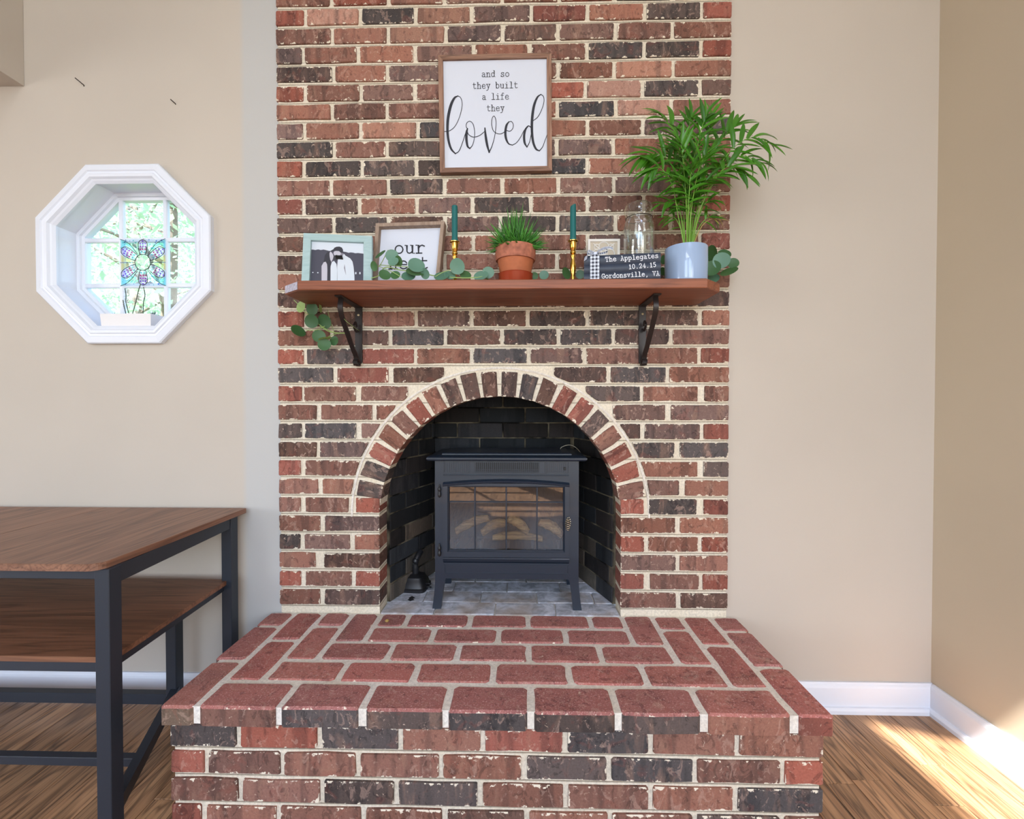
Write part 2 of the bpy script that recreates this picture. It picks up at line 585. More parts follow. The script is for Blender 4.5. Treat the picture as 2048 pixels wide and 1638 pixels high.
    def build(self, name, mats, parent=None, smooth=False, origin=None, auto=None):
        vs = self.v
        lo = Vector((min(p.x for p in vs), min(p.y for p in vs), min(p.z for p in vs)))
        hi = Vector((max(p.x for p in vs), max(p.y for p in vs), max(p.z for p in vs)))
        c = Vector(origin) if origin is not None else Vector(((lo.x + hi.x) / 2, (lo.y + hi.y) / 2, lo.z))
        me = bpy.data.meshes.new(name)
        me.from_pydata([tuple(p - c) for p in vs], [], self.f)
        if not isinstance(mats, (list, tuple)):
            mats = [mats]
        for m in mats:
            me.materials.append(M[m] if isinstance(m, str) else m)
        for p, k in zip(me.polygons, self.mi):
            p.material_index = k
            p.use_smooth = bool(smooth)
        if smooth:
            try:
                me.set_sharp_from_angle(angle=math.radians(auto or 40))
            except Exception:
                pass
        me.update()
        o = bpy.data.objects.new(name, me)
        col.objects.link(o)
        if parent is not None:
            o.parent = parent
            o.location = c - WLOC[parent]
        else:
            o.location = c
        WLOC[o] = c
        return o


def struct(name, mb, m, parent=None, smooth=False, origin=None):
    o = mb.build(name, m, parent, smooth, origin)
    if parent is None:
        o['kind'] = 'structure'
    return o


# ------------------------------------------------------------------ the room
FLOOR_Z = 0.0
XR = 1.541           # right wall
XLOFT = -1.756       # face of the loft
ZLOFT = 2.269
YREAR = -4.9
XLEFT = -4.4
WY = 0.012           # plaster a little behind the brick faces
BX = 0.813           # half width of the brick chimney
SLOPE = 0.65


def zceil(x):
    return 2.66 + SLOPE * (XR + 0.01 - x)


f = MB()
f.box((XLEFT, YREAR, -0.06), (XR, 0.1, -0.004))
struct('floor', f, 'oak_floor')
floor_o = bpy.data.objects['floor']

# octagonal window
OC = Vector((-1.378, 0, 1.646))
A_IN, A_OUT = 0.262, 0.325


def octo(a, y, c=OC):
    r = a / math.cos(PI / 8)
    return [Vector((c.x + r * math.cos(PI / 8 + k * PI / 4), y, c.z + r * math.sin(PI / 8 + k * PI / 4))) for k in range(8)]


def wall_with_oct(x0, x1, z0, z1, y):
    mb = MB()
    t = A_IN * math.tan(PI / 8)
    xs = [x0, OC.x - A_IN, OC.x - t, OC.x + t, OC.x + A_IN, x1]
    zs = [z0, OC.z - A_IN, OC.z - t, OC.z + t, OC.z + A_IN, z1]
    for i in range(5):
        for j in range(5):
            if 1 <= i <= 3 and 1 <= j <= 3:
                if i in (1, 3) and j in (1, 3):
                    cx, cz = (xs[1] if i == 1 else xs[4]), (zs[1] if j == 1 else zs[4])
                    ix, iz = (xs[2] if i == 1 else xs[3]), (zs[2] if j == 1 else zs[3])
                    mb.add([(cx, y, cz), (ix, y, cz), (cx, y, iz)], [(0, 1, 2)])
                continue
            mb.add([(xs[i], y, zs[j]), (xs[i + 1], y, zs[j]), (xs[i + 1], y, zs[j + 1]), (xs[i], y, zs[j + 1])], [(0, 1, 2, 3)])
    # outer skin of the wall, the same opening
    n = len(mb.f)
    vv, ff = list(mb.v), list(mb.f)
    mb.add([(p.x, y + 0.125, p.z) for p in vv], [tuple(reversed(q)) for q in ff])
    return mb


struct('wall_back', wall_with_oct(XLEFT, -BX + 0.01, 0, 5.0, WY), 'wall_strip')
w = MB()
w.box((BX - 0.005, WY, 0), (XR + 0.1, WY + 0.12, 5.0))
struct('wall_back_right', w, 'wall')
w = MB()
for (ya, yb, za, zb__) in ((YREAR - .1, -4.45, 0, 2.75), (-2.95, WY, 0, 2.75), (-4.45, -2.95, 0, .8), (-4.45, -2.95, 2.3, 2.75)):
    w.box((XR, ya, za), (XR + 0.1, yb, zb__))
struct('wall_right', w, 'wall_bounce')
fr = MB()
for (ya, yb, za, zb__) in ((-4.51, -4.45, .74, 2.36), (-2.95, -2.89, .74, 2.36), (-4.45, -2.95, .74, .8), (-4.45, -2.95, 2.3, 2.36), (-3.715, -3.685, .8, 2.3)):
    fr.box((XR - .02, ya, za), (XR + .04, yb, zb__))
struct('window_6', fr, 'trim')  # unseen window, added to go with the right fill lamp
w = MB()
for (ya, yb, za, zb__) in ((YREAR, -3.85, 0, 5), (-2.15, 0.1, 0, 5), (-3.85, -2.15, 0, .6), (-3.85, -2.15, 2.1, 5)):
    w.box((XLEFT - 0.1, ya, za), (XLEFT, yb, zb__))
struct('wall_left', w, 'wall')
fr = MB()
for (ya, yb, za, zb__) in ((-3.91, -3.85, .54, 2.16), (-2.15, -2.09, .54, 2.16), (-3.85, -2.15, .54, .6), (-3.85, -2.15, 2.1, 2.16), (-3.015, -2.985, .6, 2.1)):
    fr.box((XLEFT - .04, ya, za), (XLEFT + .02, yb, zb__))
struct('window_5', fr, 'trim')  # unseen left window, added so that the right wall gets more light
# loft: lower ceiling on the left and its upright face
w = MB()
w.box((XLEFT, YREAR, ZLOFT + 0.002), (XLOFT - 0.001, WY - 0.001, ZLOFT + 0.2))
struct('ceiling_loft', w, 'ceiling')
w = MB()
w.box((XLOFT - 0.1, YREAR, ZLOFT), (XLOFT, WY - 0.001, 5.0))
struct('wall_loft', w, 'wall')
# sloping ceiling with a skylight
SK0, SK1 = 0.395, 0.98          # skylight in X
SKY0, SKY1 = -3.05, -1.835      # skylight in Y
w = MB()
for (xa, xb, ya, yb) in ((XLOFT, SK0, YREAR, 0.05), (SK1, XR + 0.1, YREAR, 0.05), (SK0, SK1, YREAR, SKY0), (SK0, SK1, SKY1, 0.05)):
    w.add([(xa, ya, zceil(xa)), (xb, ya, zceil(xb)), (xb, yb, zceil(xb)), (xa, yb, zceil(xa)),
           (xa, ya, zceil(xa) + .12), (xb, ya, zceil(xb) + .12), (xb, yb, zceil(xb) + .12), (xa, yb, zceil(xa) + .12)],
          [(0, 3, 2, 1), (4, 5, 6, 7), (0, 1, 5, 4), (1, 2, 6, 5), (2, 3, 7, 6), (3, 0, 4, 7)])
struct('ceiling', w, 'ceiling')
# rear wall with two tall windows and one above (behind the camera)
RW = [(-1.62, -0.28, 0.72, 3.08), (0.08, 1.42, 0.72, 3.08), (-1.25, 1.05, 3.28, 4.22)]
xs = sorted({XLEFT, XR + .1, *[v for r in RW for v in r[:2]]})
zs = sorted({0, 5.0, *[v for r in RW for v in r[2:]]})
w = MB()
for i in range(len(xs) - 1):
    for j in range(len(zs) - 1):
        mx, mz = (xs[i] + xs[i + 1]) / 2, (zs[j] + zs[j + 1]) / 2
        if any(a < mx < b and c < mz < d for a, b, c, d in RW):
            continue
        w.add([(xs[i], YREAR, zs[j]), (xs[i + 1], YREAR, zs[j]), (xs[i + 1], YREAR, zs[j + 1]), (xs[i], YREAR, zs[j + 1])], [(3, 2, 1, 0)])
struct('wall_rear', w, 'wall')
for k, (a, b, c, d) in enumerate(RW):
    fr = MB()
    for (p, q) in (((a - .06, c - .06), (a, d + .06)), ((b, c - .06), (b + .06, d + .06)), ((a, c - .06), (b, c)), ((a, d), (b, d + .06)),
                   (((a + b) / 2 - .015, c), ((a + b) / 2 + .015, d)), ((a, (c + d) / 2 - .015), (b, (c + d) / 2 + .015))):
        fr.box((p[0], YREAR - .05, p[1]), (q[0], YREAR + .02, q[1]))
    struct('window_%d' % (k + 2), fr, 'trim')


def baseboard(name, p0, p1, inward):
    """profile swept from p0 to p1; inward = unit vector into the room"""
    p0, p1, n = Vector(p0), Vector(p1), Vector(inward)
    prof = [(0, 0.104), (0.007, 0.104), (0.009, 0.098), (0.012, 0.093), (0.014, 0.086), (0.014, 0.0215), (0.022, 0.020), (0.027, 0.012), (0.028, 0.0), (0, 0)]
    mb = MB()
    mb.rings([[p + n * a + Vector((0, 0, z)) for a, z in prof] for p in (p0, p1)], True, True, True)
    return struct(name, mb, 'trim')


baseboard('baseboard_back_right', (BX + 0.02, WY, 0), (XR, WY, 0), (0, -1, 0))
baseboard('baseboard_right', (XR, WY - 0.012, 0), (XR, -3.5, 0), (-1, 0, 0))
baseboard('baseboard_back', (-3.2, WY, 0), (-BX - 0.03, WY, 0), (0, -1, 0))

# oak planks, one object each where the photograph shows them
PW = 0.083


def plank(x, y0, y1):
    mb = MB()
    mb.box((x + .0006, y0 + .0006, -0.018), (x + PW - .0006, y1 - .0006, 0.0), bev=0.0012)
    o = mb.build('plank', 'oak_floor', floor_o)
    return o


pr = random.Random(3)
cols_x = []
x = XR - 0.001
while x > -1.95:
    x -= PW
    cols_x.append(x)
for i, x in enumerate(cols_x):
    ymax = WY - .003
    if -0.84 < x < 0.79:
        continue
    if x > 0.79 or x < -0.84:
        joints = [WY - .003]
        y = WY - pr.uniform(0.2, 0.95)
        if abs(x - 1.06) < PW / 2:
            y = -0.30
        if abs(x - 0.93) < PW / 2:
            y = -0.315
        while y > -1.25:
            joints.append(y)
            y -= pr.uniform(0.55, 1.1)
        joints.append(-1.35)
        for a, b in zip(joints[:-1], joints[1:]):
            if a - b > 0.02:
                plank(x, b, a)

# ------------------------------------------------------------------ octagonal window parts
win = thing('window_1', (OC.x, 0, OC.z - A_OUT), kind='structure')
PROF = [(A_OUT, WY), (A_OUT, -0.006), (A_OUT - .004, -0.010), (A_OUT - .024, -0.014), (A_OUT - .028, -0.010), (A_OUT - .034, -0.010),
        (A_OUT - .038, -0.014), (A_OUT - .047, -0.013), (A_OUT - .053, -0.006), (A_OUT - .058, -0.003), (A_IN - .003, 0.004), (A_IN - .003, 0.012)]
for k in range(8):
    mb = MB()
    R = []
    for a, y in PROF:
        o8 = octo(a, y)
        R.append([o8[k], o8[(k + 1) % 8]])
    mb.rings(R, False)
    mb.build('casing', 'trim', win)
mb = MB()
mb.rings([octo(A_IN, 0.004), octo(A_IN, 0.135)], True)
jamb = mb.build('jamb', 'trim', win)
mb = MB()
YS = 0.100
mb.rings([octo(A_IN, YS - .016), octo(A_IN - .012, YS - .016), octo(A_IN - .014, YS - .008), octo(A_IN - .024, YS - .006), octo(A_IN - .024, YS + .02), octo(A_IN, YS + .02)], True)
mb.build('sash_frame', 'trim', win)
mv = [PY(244, 510, YS).x, PY(332.5, 510, YS).x]
mh = [PY(250, 481, YS).z, PY(250, 571.8, YS).z]
AS = A_IN - .02


def oct_half(d, a=AS):
    """half extent of the octagon at offset d from its centre"""
    t = a * math.tan(PI / 8)
    return a if abs(d) <= t else a - (abs(d) - t)


for xm in mv:
    h = oct_half(xm - OC.x)
    mb = MB()
    mb.box((xm - .0085, YS - .006, OC.z - h), (xm + .0085, YS + .012, OC.z + h), bev=.003)
    mb.build('muntin', 'trim', win)
for zm in mh:
    h = oct_half(zm - OC.z)
    mb = MB()
    mb.box((OC.x - h, YS - .0055, zm - .0085), (OC.x + h, YS + .011, zm + .0085), bev=.003)
    mb.build('muntin', 'trim', win)


def clip(poly, inside, inter):
    out = []
    for i in range(len(poly)):
        a, b = poly[i], poly[(i + 1) % len(poly)]
        ia, ib = inside(a), inside(b)
        if ia:
            out.append(a)
        if ia != ib:
            out.append(inter(a, b))
    return out


def clip_axis(poly, ax, val, keep_less):
    def ins(p):
        return p[ax] <= val if keep_less else p[ax] >= val

    def it(a, b):
        t = (val - a[ax]) / (b[ax] - a[ax])
        return tuple(a[i] + (b[i] - a[i]) * t for i in range(2))
    return clip(poly, ins, it)


xb = [-9, mv[0], mv[1], 9]
zb = [-9, mh[1], mh[0], 9]
for i in range(3):
    for j in range(3):
        p = [(q.x, q.z) for q in octo(A_IN - .01, 0)]
        p = clip_axis(p, 0, xb[i], False)
        p = clip_axis(p, 0, xb[i + 1], True) if p else p
        p = clip_axis(p, 1, zb[j], False) if p else p
        p = clip_axis(p, 1, zb[j + 1], True) if p else p
        if len(p) > 2:
            mb = MB()
            mb.prism(p, YS + .002, YS + .006)
            mb.build('pane', 'pane', win)

# ------------------------------------------------------------------ bricks
CODES = {'D': (88, 79, 77), 'B': (104, 81, 73), 'M': (142, 100, 86), 'N': (124, 98, 91), 'R': (150, 90, 77), 'P': (168, 126, 110),
         'S': (48, 47, 49), 'K': (34, 33, 34), 'A': (86, 76, 67), 'G': (126, 130, 142), 'T': (150, 120, 98)}


def jit_outline(poly, r, j=0.0012, ch=0.005):
    """polygon -> outline with chipped corners and uneven edges"""
    out = []
    n = len(poly)
    for i in range(n):
        a, b, c = Vector(poly[i - 1]), Vector(poly[i]), Vector(poly[(i + 1) % n])
        e1, e2 = (a - b), (c - b)
        l1, l2 = e1.length, e2.length
        if l1 < 1e-6 or l2 < 1e-6:
            continue
        k = min(ch * r.uniform(0.5, 1.5), l1 * .4, l2 * .4)
        out.append(b + e1 / l1 * k)
        out.append(b + e2 / l2 * k)
        if l2 > 0.07:
            m = b + e2 * r.uniform(0.35, 0.65)
            nrm = Vector((e2.y, -e2.x)).normalized()
            out.append(m + nrm * r.uniform(-j, j) * 1.3)
    return [p + Vector((r.uniform(-j, j), r.uniform(-j, j))) for p in out]


def brick(parent, poly, O, U, V, code, r, depth=0.05, mats=('brick', 'brick_side'), name='brick', bev=0.0024, j=0.0013, ch=0.0032, out=0.0):
    """brick from an outline in the face plane; U,V face axes, N = U x V points out of the wall"""
    U, V = Vector(U), Vector(V)
    Nn = U.cross(V)
    ol = jit_outline(poly, r, j, ch)
    cx = sum(p.x for p in ol) / len(ol)
    cy = sum(p.y for p in ol) / len(ol)
    c = Vector((cx, cy))
    dz = out + r.uniform(-0.0012, 0.0012)
    n = len(ol)
    verts = []
    for p in ol:
        q = p - c
        verts.append((q.x, q.y, -depth))
    for p in ol:
        q = p - c
        verts.append((q.x, q.y, -bev + dz))
    hx = max(abs((p - c).x) for p in ol)
    hy = max(abs((p - c).y) for p in ol)
    for p in ol:
        q = p - c
        verts.append((q.x * (1 - bev * 0.9 / hx), q.y * (1 - bev * 0.9 / hy), dz))
    faces = []
    for i in range(n):
        k = (i + 1) % n
        faces.append((i, k, n + k, n + i))
        faces.append((n + i, n + k, 2 * n + k, 2 * n + i))
    faces.append(tuple(2 * n + i for i in range(n)))
    me = bpy.data.meshes.new(name)
    me.from_pydata(verts, [], faces)
    for m in mats:
        me.materials.append(M[m])
    for p in me.polygons:
        p.material_index = 1 if (p.index < 2 * n and p.index % 2 == 0) else 0
    me.update()
    o = bpy.data.objects.new(name, me)
    col.objects.link(o)
    P = Vector(O) + U * cx + V * cy
    mw = Matrix((U, V, Nn)).transposed().to_4x4()
    mw.translation = P - WLOC[parent]
    o.parent = parent
    o.matrix_local = mw
    cc = CODES[code]
    k = r.uniform(0.88, 1.13)
    w_ = r.uniform(-5, 5)
    a = S(*[max(0, min(255, c_ * k + d_ * w_)) for c_, d_ in zip(cc, (1, 0, -0.6))])
    o.color = a
    return o


def rect(x0, x1, z0, z1):
    return [(x0, z0), (x1, z0), (x1, z1), (x0, z1)]


# --- the chimney: mortar slab with an arched opening, then its bricks
AC = Vector((-0.006, 0, 0.690))       # centre of the arch
RI, RO = 0.437, 0.533
HZ = 0.337                            # top of the hearth
ZTOP = 3.2
MY = 0.0075                           # mortar face behind the brick faces
chim = MB()
nseg = 40
ts = [PI - PI * i / nseg for i in range(nseg + 1)]
arc = [(AC.x + (RI + .002) * math.cos(t), AC.z + (RI + .002) * math.sin(t)) for t in ts]
for y, fl in ((MY, False), (0.10, True)):
    fs = []
    b = len(chim.v)

    def quad(p, q, r_, s_):
        fs_ = (0, 1, 2, 3) if not fl else (3, 2, 1, 0)
        chim.add([(p[0], y, p[1]), (q[0], y, q[1]), (r_[0], y, r_[1]), (s_[0], y, s_[1])], [fs_])
    quad((-BX + .004, HZ - .01), (arc[0][0], HZ - .01), (arc[0][0], ZTOP), (-BX + .004, ZTOP))
    quad((arc[-1][0], HZ - .01), (BX - .002, HZ - .01), (BX - .002, ZTOP), (arc[-1][0], ZTOP))
    for a, c in zip(arc[:-1], arc[1:]):
        quad(a, c, (c[0], ZTOP), (a[0], ZTOP))
lip = [(arc[0][0], HZ - .01)] + arc + [(arc[-1][0], HZ - .01)]
for a, c in zip(lip[:-1], lip[1:]):
    chim.add([(a[0], MY, a[1]), (c[0], MY, c[1]), (c[0], .1, c[1]), (a[0], .1, a[1])], [(0, 3, 2, 1)])
for s in (-BX + .004, BX - .002):
    chim.add([(s, MY, HZ - .01), (s, .1, HZ - .01), (s, .1, ZTOP), (s, MY, ZTOP)], [(0, 1, 2, 3)])
chimney = struct('wall_chimney', chim, 'mortar', origin=(0, MY, HZ))

br = random.Random(11)
ROWS = {
    -21: 'MRDMPMNRM', -20: 'MRMMDNMR', -19: 'RMMDMMPMM', -18: 'MNMRMMDM', -17: 'RMDMMPMRM',
    -16: 'MRMPMRDM', -15: 'RPDPNRMDR', -14: 'MMPNBNMM', -13: 'NMMNMMDDR', -12: 'BMNMMMPM', -11: 'RMNMMRPDB',
    -10: 'MMMMMDPM', -9: 'NMPDMMMND', -8: 'DMDMNNMM', -7: 'RDDDMDMMM', -6: 'MMDMMNNM', -5: 'RBMNDMMMR',
    -4: 'BDBNDDMM', -3: 'BMMMMMNMR', -2: 'BMMMMMMM', -1: 'MMNMMMMBM', 0: 'BBMBBBBB', 1: 'RBMBBDDBM',
    2: 'MBDBDDBM', 3: 'RDRMDNMMR'}
PXROWS = {
    4: [(558, 665, 'D'), (674, 776, 'R'), (787, 888, 'B'), (1108, 1213, 'B'), (1222, 1332, 'D'), (1340, 1455, 'M')],
    5: [(558, 603, 'R'), (608, 711, 'M'), (722, 815, 'M'), (1172, 1280, 'D'), (1287, 1396, 'M'), (1410, 1455, 'M')],
    6: [(558, 632, 'M'), (642, 744, 'M'), (752, 790, 'M'), (1194, 1216, 'R'), (1226, 1331, 'N'), (1342, 1455, 'N')],
    7: [(558, 602, 'D'), (610, 711, 'D'), (723, 760, 'N'), (1240, 1281, 'B'), (1290, 1400, 'N'), (1408, 1455, 'R')],
    8: [(558, 632, 'B'), (640, 740, 'N'), (1265, 1349, 'D'), (1360, 1455, 'D')],
    9: [(558, 600, 'R'), (610, 720, 'M'), (1280, 1395, 'M'), (1408, 1455, 'D')],
    10: [(558, 635, 'M'), (645, 712, 'M'), (1290, 1359, 'N'), (1371, 1455, 'M')],
    11: [(558, 600, 'M'), (611, 696, 'M'), (711, 757.5, 'R'), (1241, 1288, 'R'), (1298, 1394, 'D'), (1408, 1455, 'R')],
    12: [(558, 639, 'M'), (649, 757.5, 'N'), (1241, 1351, 'M'), (1361, 1455, 'M')],
    13: [(558, 599, 'D'), (609, 699, 'N'), (710, 757.5, 'M'), (1241, 1288, 'R'), (1298, 1396, 'M'), (1405, 1455, 'R')],
    14: [(558, 630, 'M'), (648, 757.5, 'B'), (1241, 1352, 'N'), (1360, 1455, 'M')],
    15: [(558, 601, 'R'), (611, 702, 'M'), (711, 757.5, 'R'), (1241, 1288, 'R'), (1301, 1398, 'M'), (1406, 1455, 'R')],
    16: [(558, 639, 'M'), (649, 757.5, 'B'), (1241, 1352, 'M'), (1362, 1455, 'B')]}
WU, WV = (1, 0, 0), (0, 0, 1)
HJ = 0.0070   # half a joint


def arch_clip(poly, rad):
    """dense outline pushed out of the arch ring; None if nothing is left"""
    pts = []
    for i in range(4):
        a, b = Vector(poly[i]), Vector(poly[(i + 1) % 4])
        for k in range(6):
            pts.append(a.lerp(b, k / 6))
    c = Vector((AC.x, AC.z))
    hit = False
    out = []
    for p in pts:
        if (p - c).length < rad and p.y > AC.z - .02:
            hit = True
            q = None
            # slide to the circle along the course, outward
            s = -1 if p.x < c.x else 1
            dz = p.y - c.y
            if abs(dz) < rad:
                q = Vector((c.x + s * math.sqrt(rad * rad - dz * dz), p.y))
            out.append(q)
        else:
            out.append(p)
    if not hit:
        return poly
    x0, x1 = poly[0][0], poly[1][0]
    res = []
    for q in out:
        if q is None:
            continue
        q = Vector((max(x0, min(x1, q.x)), q.y))
        if not res or (q - res[-1]).length > 0.002:
            res.append(q)
    # drop collinear points
    fin = []
    n = len(res)
    for i in range(n):
        a, b, d = res[i - 1], res[i], res[(i + 1) % n]
        if abs((b - a).cross(d - b)) > 1e-7 if hasattr((b - a), 'cross') else True:
            fin.append(b)
    ar = abs(sum(fin[i - 1].x * fin[i].y - fin[i].x * fin[i - 1].y for i in range(len(fin)))) / 2
    return fin if ar > 0.0006 else None


for k in range(-21, 17):
    z1 = ZJ - (k - 1) * COURSE - HJ
    z0 = ZJ - k * COURSE + HJ
    if k in ROWS:
        s = ROWS[k]
        if len(s) == 9:
            edges = [-BX] + [-BX + 0.1016 + 0.2032 * i for i in range(8)] + [BX]
        else:
            edges = [-BX + 0.2032 * i for i in range(9)]
        edges = [edges[0]] + [e + br.uniform(-.006, .006) for e in edges[1:-1]] + [edges[-1]]
        for i, ch in enumerate(s):
            a = edges[i] + (HJ if i else 0)
            b = edges[i + 1] - (HJ if i < len(s) - 1 else 0)
            brick(chimney, rect(a, b, z0 + br.uniform(-.001, .001), z1 + br.uniform(-.001, .001)), (0, 0, 0), WU, WV, ch, br, depth=0.06)
    else:
        ym = PY(600, 0, 0)
        for (xa, xb_, ch) in PXROWS[k]:
            zc = (z0 + z1) / 2
            yy = 806 - (zc - CAM.z) * 555
            a, b = PY(xa, yy, 0).x, PY(xb_, yy, 0).x
            if xa == 558:
                a = -BX
            if xb_ == 1455:
                b = BX
            jambb = abs(xb_ - 757.5) < 1 or abs(xa - 1241) < 1
            if abs(xb_ - 757.5) < 1:
                b = AC.x - RI
            if abs(xa - 1241) < 1:
                a = AC.x + RI
            poly = rect(a, b, z0, z1)
            if k <= 10:
                poly = arch_clip(poly, RO + 0.015)
                if poly is None:
                    continue
            brick(chimney, poly, (0, 0, 0), WU, WV, ch, br, depth=0.094 if jambb else 0.06)

# the arch: twenty voussoirs
VC = 'DDRMMRMBBBBDBRRDMRRM'
da = math.radians(165.0) / 20
for i, ch in enumerate(VC):
    a0 = math.radians(172.5) - da * i - 0.0060 / RI
    a1 = math.radians(172.5) - da * (i + 1) + 0.0060 / RI
    cw = 0.004
    poly = []
    for (rr, aa) in ((RI, a0), (RI, a1), (RO - br.uniform(0, .008), a1 + cw), (RO - br.uniform(0, .006), a0 - cw)):
        poly.append((AC.x + rr * math.cos(aa), AC.z + rr * math.sin(aa)))
    poly = poly[::-1] if False else poly
    # orientation: counter-clockwise seen from the room
    ar = sum(poly[q - 1][0] * poly[q][1] - poly[q][0] * poly[q - 1][1] for q in range(4))
    if ar < 0:
        poly = poly[::-1]
    am = (a0 + a1) / 2
    # local axes: U tangential, V radial so that the grain bands run radially
    Uv = Vector((math.sin(am), 0, -math.cos(am)))
    Vv = Vector((math.cos(am), 0, math.sin(am)))
    loc = [((p[0] - AC.x) * Uv.x + (p[1] - AC.z) * Uv.z, (p[0] - AC.x) * Vv.x + (p[1] - AC.z) * Vv.z) for p in poly]
    brick(chimney, loc, AC, Uv, Vv, ch, br, depth=0.094, name='arch_brick')
# a rounded mortar bead along the outside of the arch
mb = MB()
pts = [(AC.x + (RO + .007) * math.cos(t), MY - .0015, AC.z + (RO + .007) * math.sin(t)) for t in [math.radians(184 - 188 * i / 60) for i in range(61)]]
mb.tube(pts, 0.0042, 6)
mb.build('mortar_bead', 'mortar_top', chimney, True)

# --- firebox
FY0, FY1 = 0.094, 0.41
FLX0, FLX1 = AC.x - 0.428, AC.x - 0.315
FRX0, FRX1 = AC.x + 0.428, AC.x + 0.315
FZT = 1.19
fb = MB()
fb.add([(FLX0, FY0, HZ), (FLX1, FY1, HZ), (FLX1, FY1, FZT), (FLX0, FY0, FZT)], [(0, 1, 2, 3)])
fb.add([(FLX1, FY1, HZ), (FRX1, FY1, HZ), (FRX1, FY1, FZT), (FLX1, FY1, FZT)], [(0, 1, 2, 3)])
fb.add([(FRX1, FY1, HZ), (FRX0, FY0, HZ), (FRX0, FY0, FZT), (FRX1, FY1, FZT)], [(0, 1, 2, 3)])
fb.add([(FLX0 - .1, FY0, FZT), (FRX0 + .1, FY0, FZT), (FRX0 + .1, FY1 + .05, FZT), (FLX0 - .1, FY1 + .05, FZT)], [(0, 1, 2, 3)])
fb.add([(FLX0 - .1, FY0 + .004, HZ), (FLX0, FY0 + .004, HZ), (FLX0, FY0 + .004, FZT), (FLX0 - .1, FY0 + .004, FZT)], [(0, 1, 2, 3)])
fb.add([(FRX0 + .1, FY0 + .004, HZ), (FRX0, FY0 + .004, HZ), (FRX0, FY0 + .004, FZT), (FRX0 + .1, FY0 + .004, FZT)], [(0, 1, 2, 3)])
firebox = struct('wall_firebox', fb, 'mortar_soot', origin=(AC.x, 0.25, HZ))
fr_ = random.Random(5)


def fb_wall(p0, p1, side):
    p0, p1 = Vector(p0), Vector(p1)
    U = (p1 - p0).normalized()
    L = (p1 - p0).length
    for k in range(12):
        z0 = HZ + 0.004 + k * COURSE
        z1 = z0 + COURSE - .006
        off = -0.1 if k % 2 else 0.0
        a = off
        while a < L - .01:
            b = a + 0.205
            u0, u1 = max(a, 0) + .003, min(b, L) - .003
            if u1 - u0 > 0.015:
                mid = (u0 + u1) / 2 / L
                deep = mid if side == 'l' else (1 - mid if side == 'r' else 1.0)
                if k < 4 and deep > 0.55 and side != 'b':
                    code = fr_.choice('ASA')
                elif k < 3:
                    code = fr_.choice('SSA')
                else:
                    code = fr_.choice('SKK' if side != 'b' else 'SSK')
                brick(firebox, rect(u0, u1, z0, z1), (p0.x, p0.y, 0), U, (0, 0, 1), code, fr_, depth=0.02, mats=('brick_soot', 'brick_soot'), bev=.002, ch=.003, j=.0008, out=.004)
            a = b


fb_wall((FLX0, FY0, 0), (FLX1, FY1, 0), 'l')
fb_wall((FRX1, FY1, 0), (FRX0, FY0, 0), 'r')
fb_wall((FLX1, FY1, 0), (FRX1, FY1, 0), 'b')
# ash-grey floor of the firebox
M['ash'] = None
ga = G('ash_grey_slab')
va = ga.coord('Object')
na = ga.noise(va, 22.0, 5.0, 0.65, 0.5)
nb = ga.noise(va, 5.0, 3.0, 0.6)
ca = ga.mix(ga.step(na, 0.35, 0.65), S(150, 154, 164), S(218, 222, 234))
ca = ga.mix(ga.step(nb, 0.5, 0.65, 0, 0.6), ca, S(158, 138, 116))
ga.base(ca)
ga.bump(na, 0.4, 0.002)
M['ash'] = ga.props(rough=0.85, spec=0.3)
ff = MB()
ff.box((AC.x - .46, 0.001, HZ - .08), (AC.x + .46, FY1 + .02, HZ - .006))
fbf = struct('floor_firebox', ff, 'mortar_top')
for j, (ya, yb, xs_) in enumerate(((0.002, 0.098, [-.436, -.24, -.018, .205, .436]), (0.102, 0.2, [-.43, -.3, -.08, .14, .36, .43]),
                                   (0.204, 0.302, [-.39, -.2, .02, .24, .39]), (0.306, 0.405, [-.35, -.12, .1, .35]))):
    for a, b in zip(xs_[:-1], xs_[1:]):
        brick(fbf, rect(AC.x + a + .002, AC.x + b - .002, ya, yb), (0, 0, HZ), (1, 0, 0), (0, 1, 0), 'G', fr_, depth=0.03, mats=('ash', 'ash'), name='hearth_tile', bev=.0015, ch=.003, j=.0008)

# ------------------------------------------------------------------ raised hearth
hearth = thing('hearth', (0, -0.26, 0), 'raised red brick hearth with a wide overhanging top in front of the fireplace', 'hearth')
hm = MB()
hm.box((-0.823, -0.497, 0.0), (0.823, WY - .004, 0.2875))
hm.build('mortar_core', 'mortar_hearth', hearth)
hm = MB()
hm.box((-0.830, -0.517, 0.2885), (0.830, 0.004, HZ - .0045))
hm.build('mortar_bed', 'mortar_top', hearth)
hb = random.Random(23)
TJ = 0.0080


def top_brick(x0, x1, y0, y1, code):
    lng = (y1 - y0) > (x1 - x0)
    if lng:
        U, V = (0, 1, 0), (-1, 0, 0)
        poly = rect(y0 + TJ, y1 - TJ, -x1 + TJ, -x0 - TJ)
    else:
        U, V = (1, 0, 0), (0, 1, 0)
        poly = rect(x0 + TJ, x1 - TJ, y0 + TJ, y1 - TJ)
    brick(hearth, poly, (0, 0, HZ), U, V, code, hb, depth=0.0495, mats=('brick_top', 'brick_side'), bev=0.006, ch=0.007, j=0.0016)


def hrow(xs_, y0, y1, codes):
    for a, b, ch in zip(xs_[:-1], xs_[1:], codes):
        top_brick(a, b, y0, y1, ch)


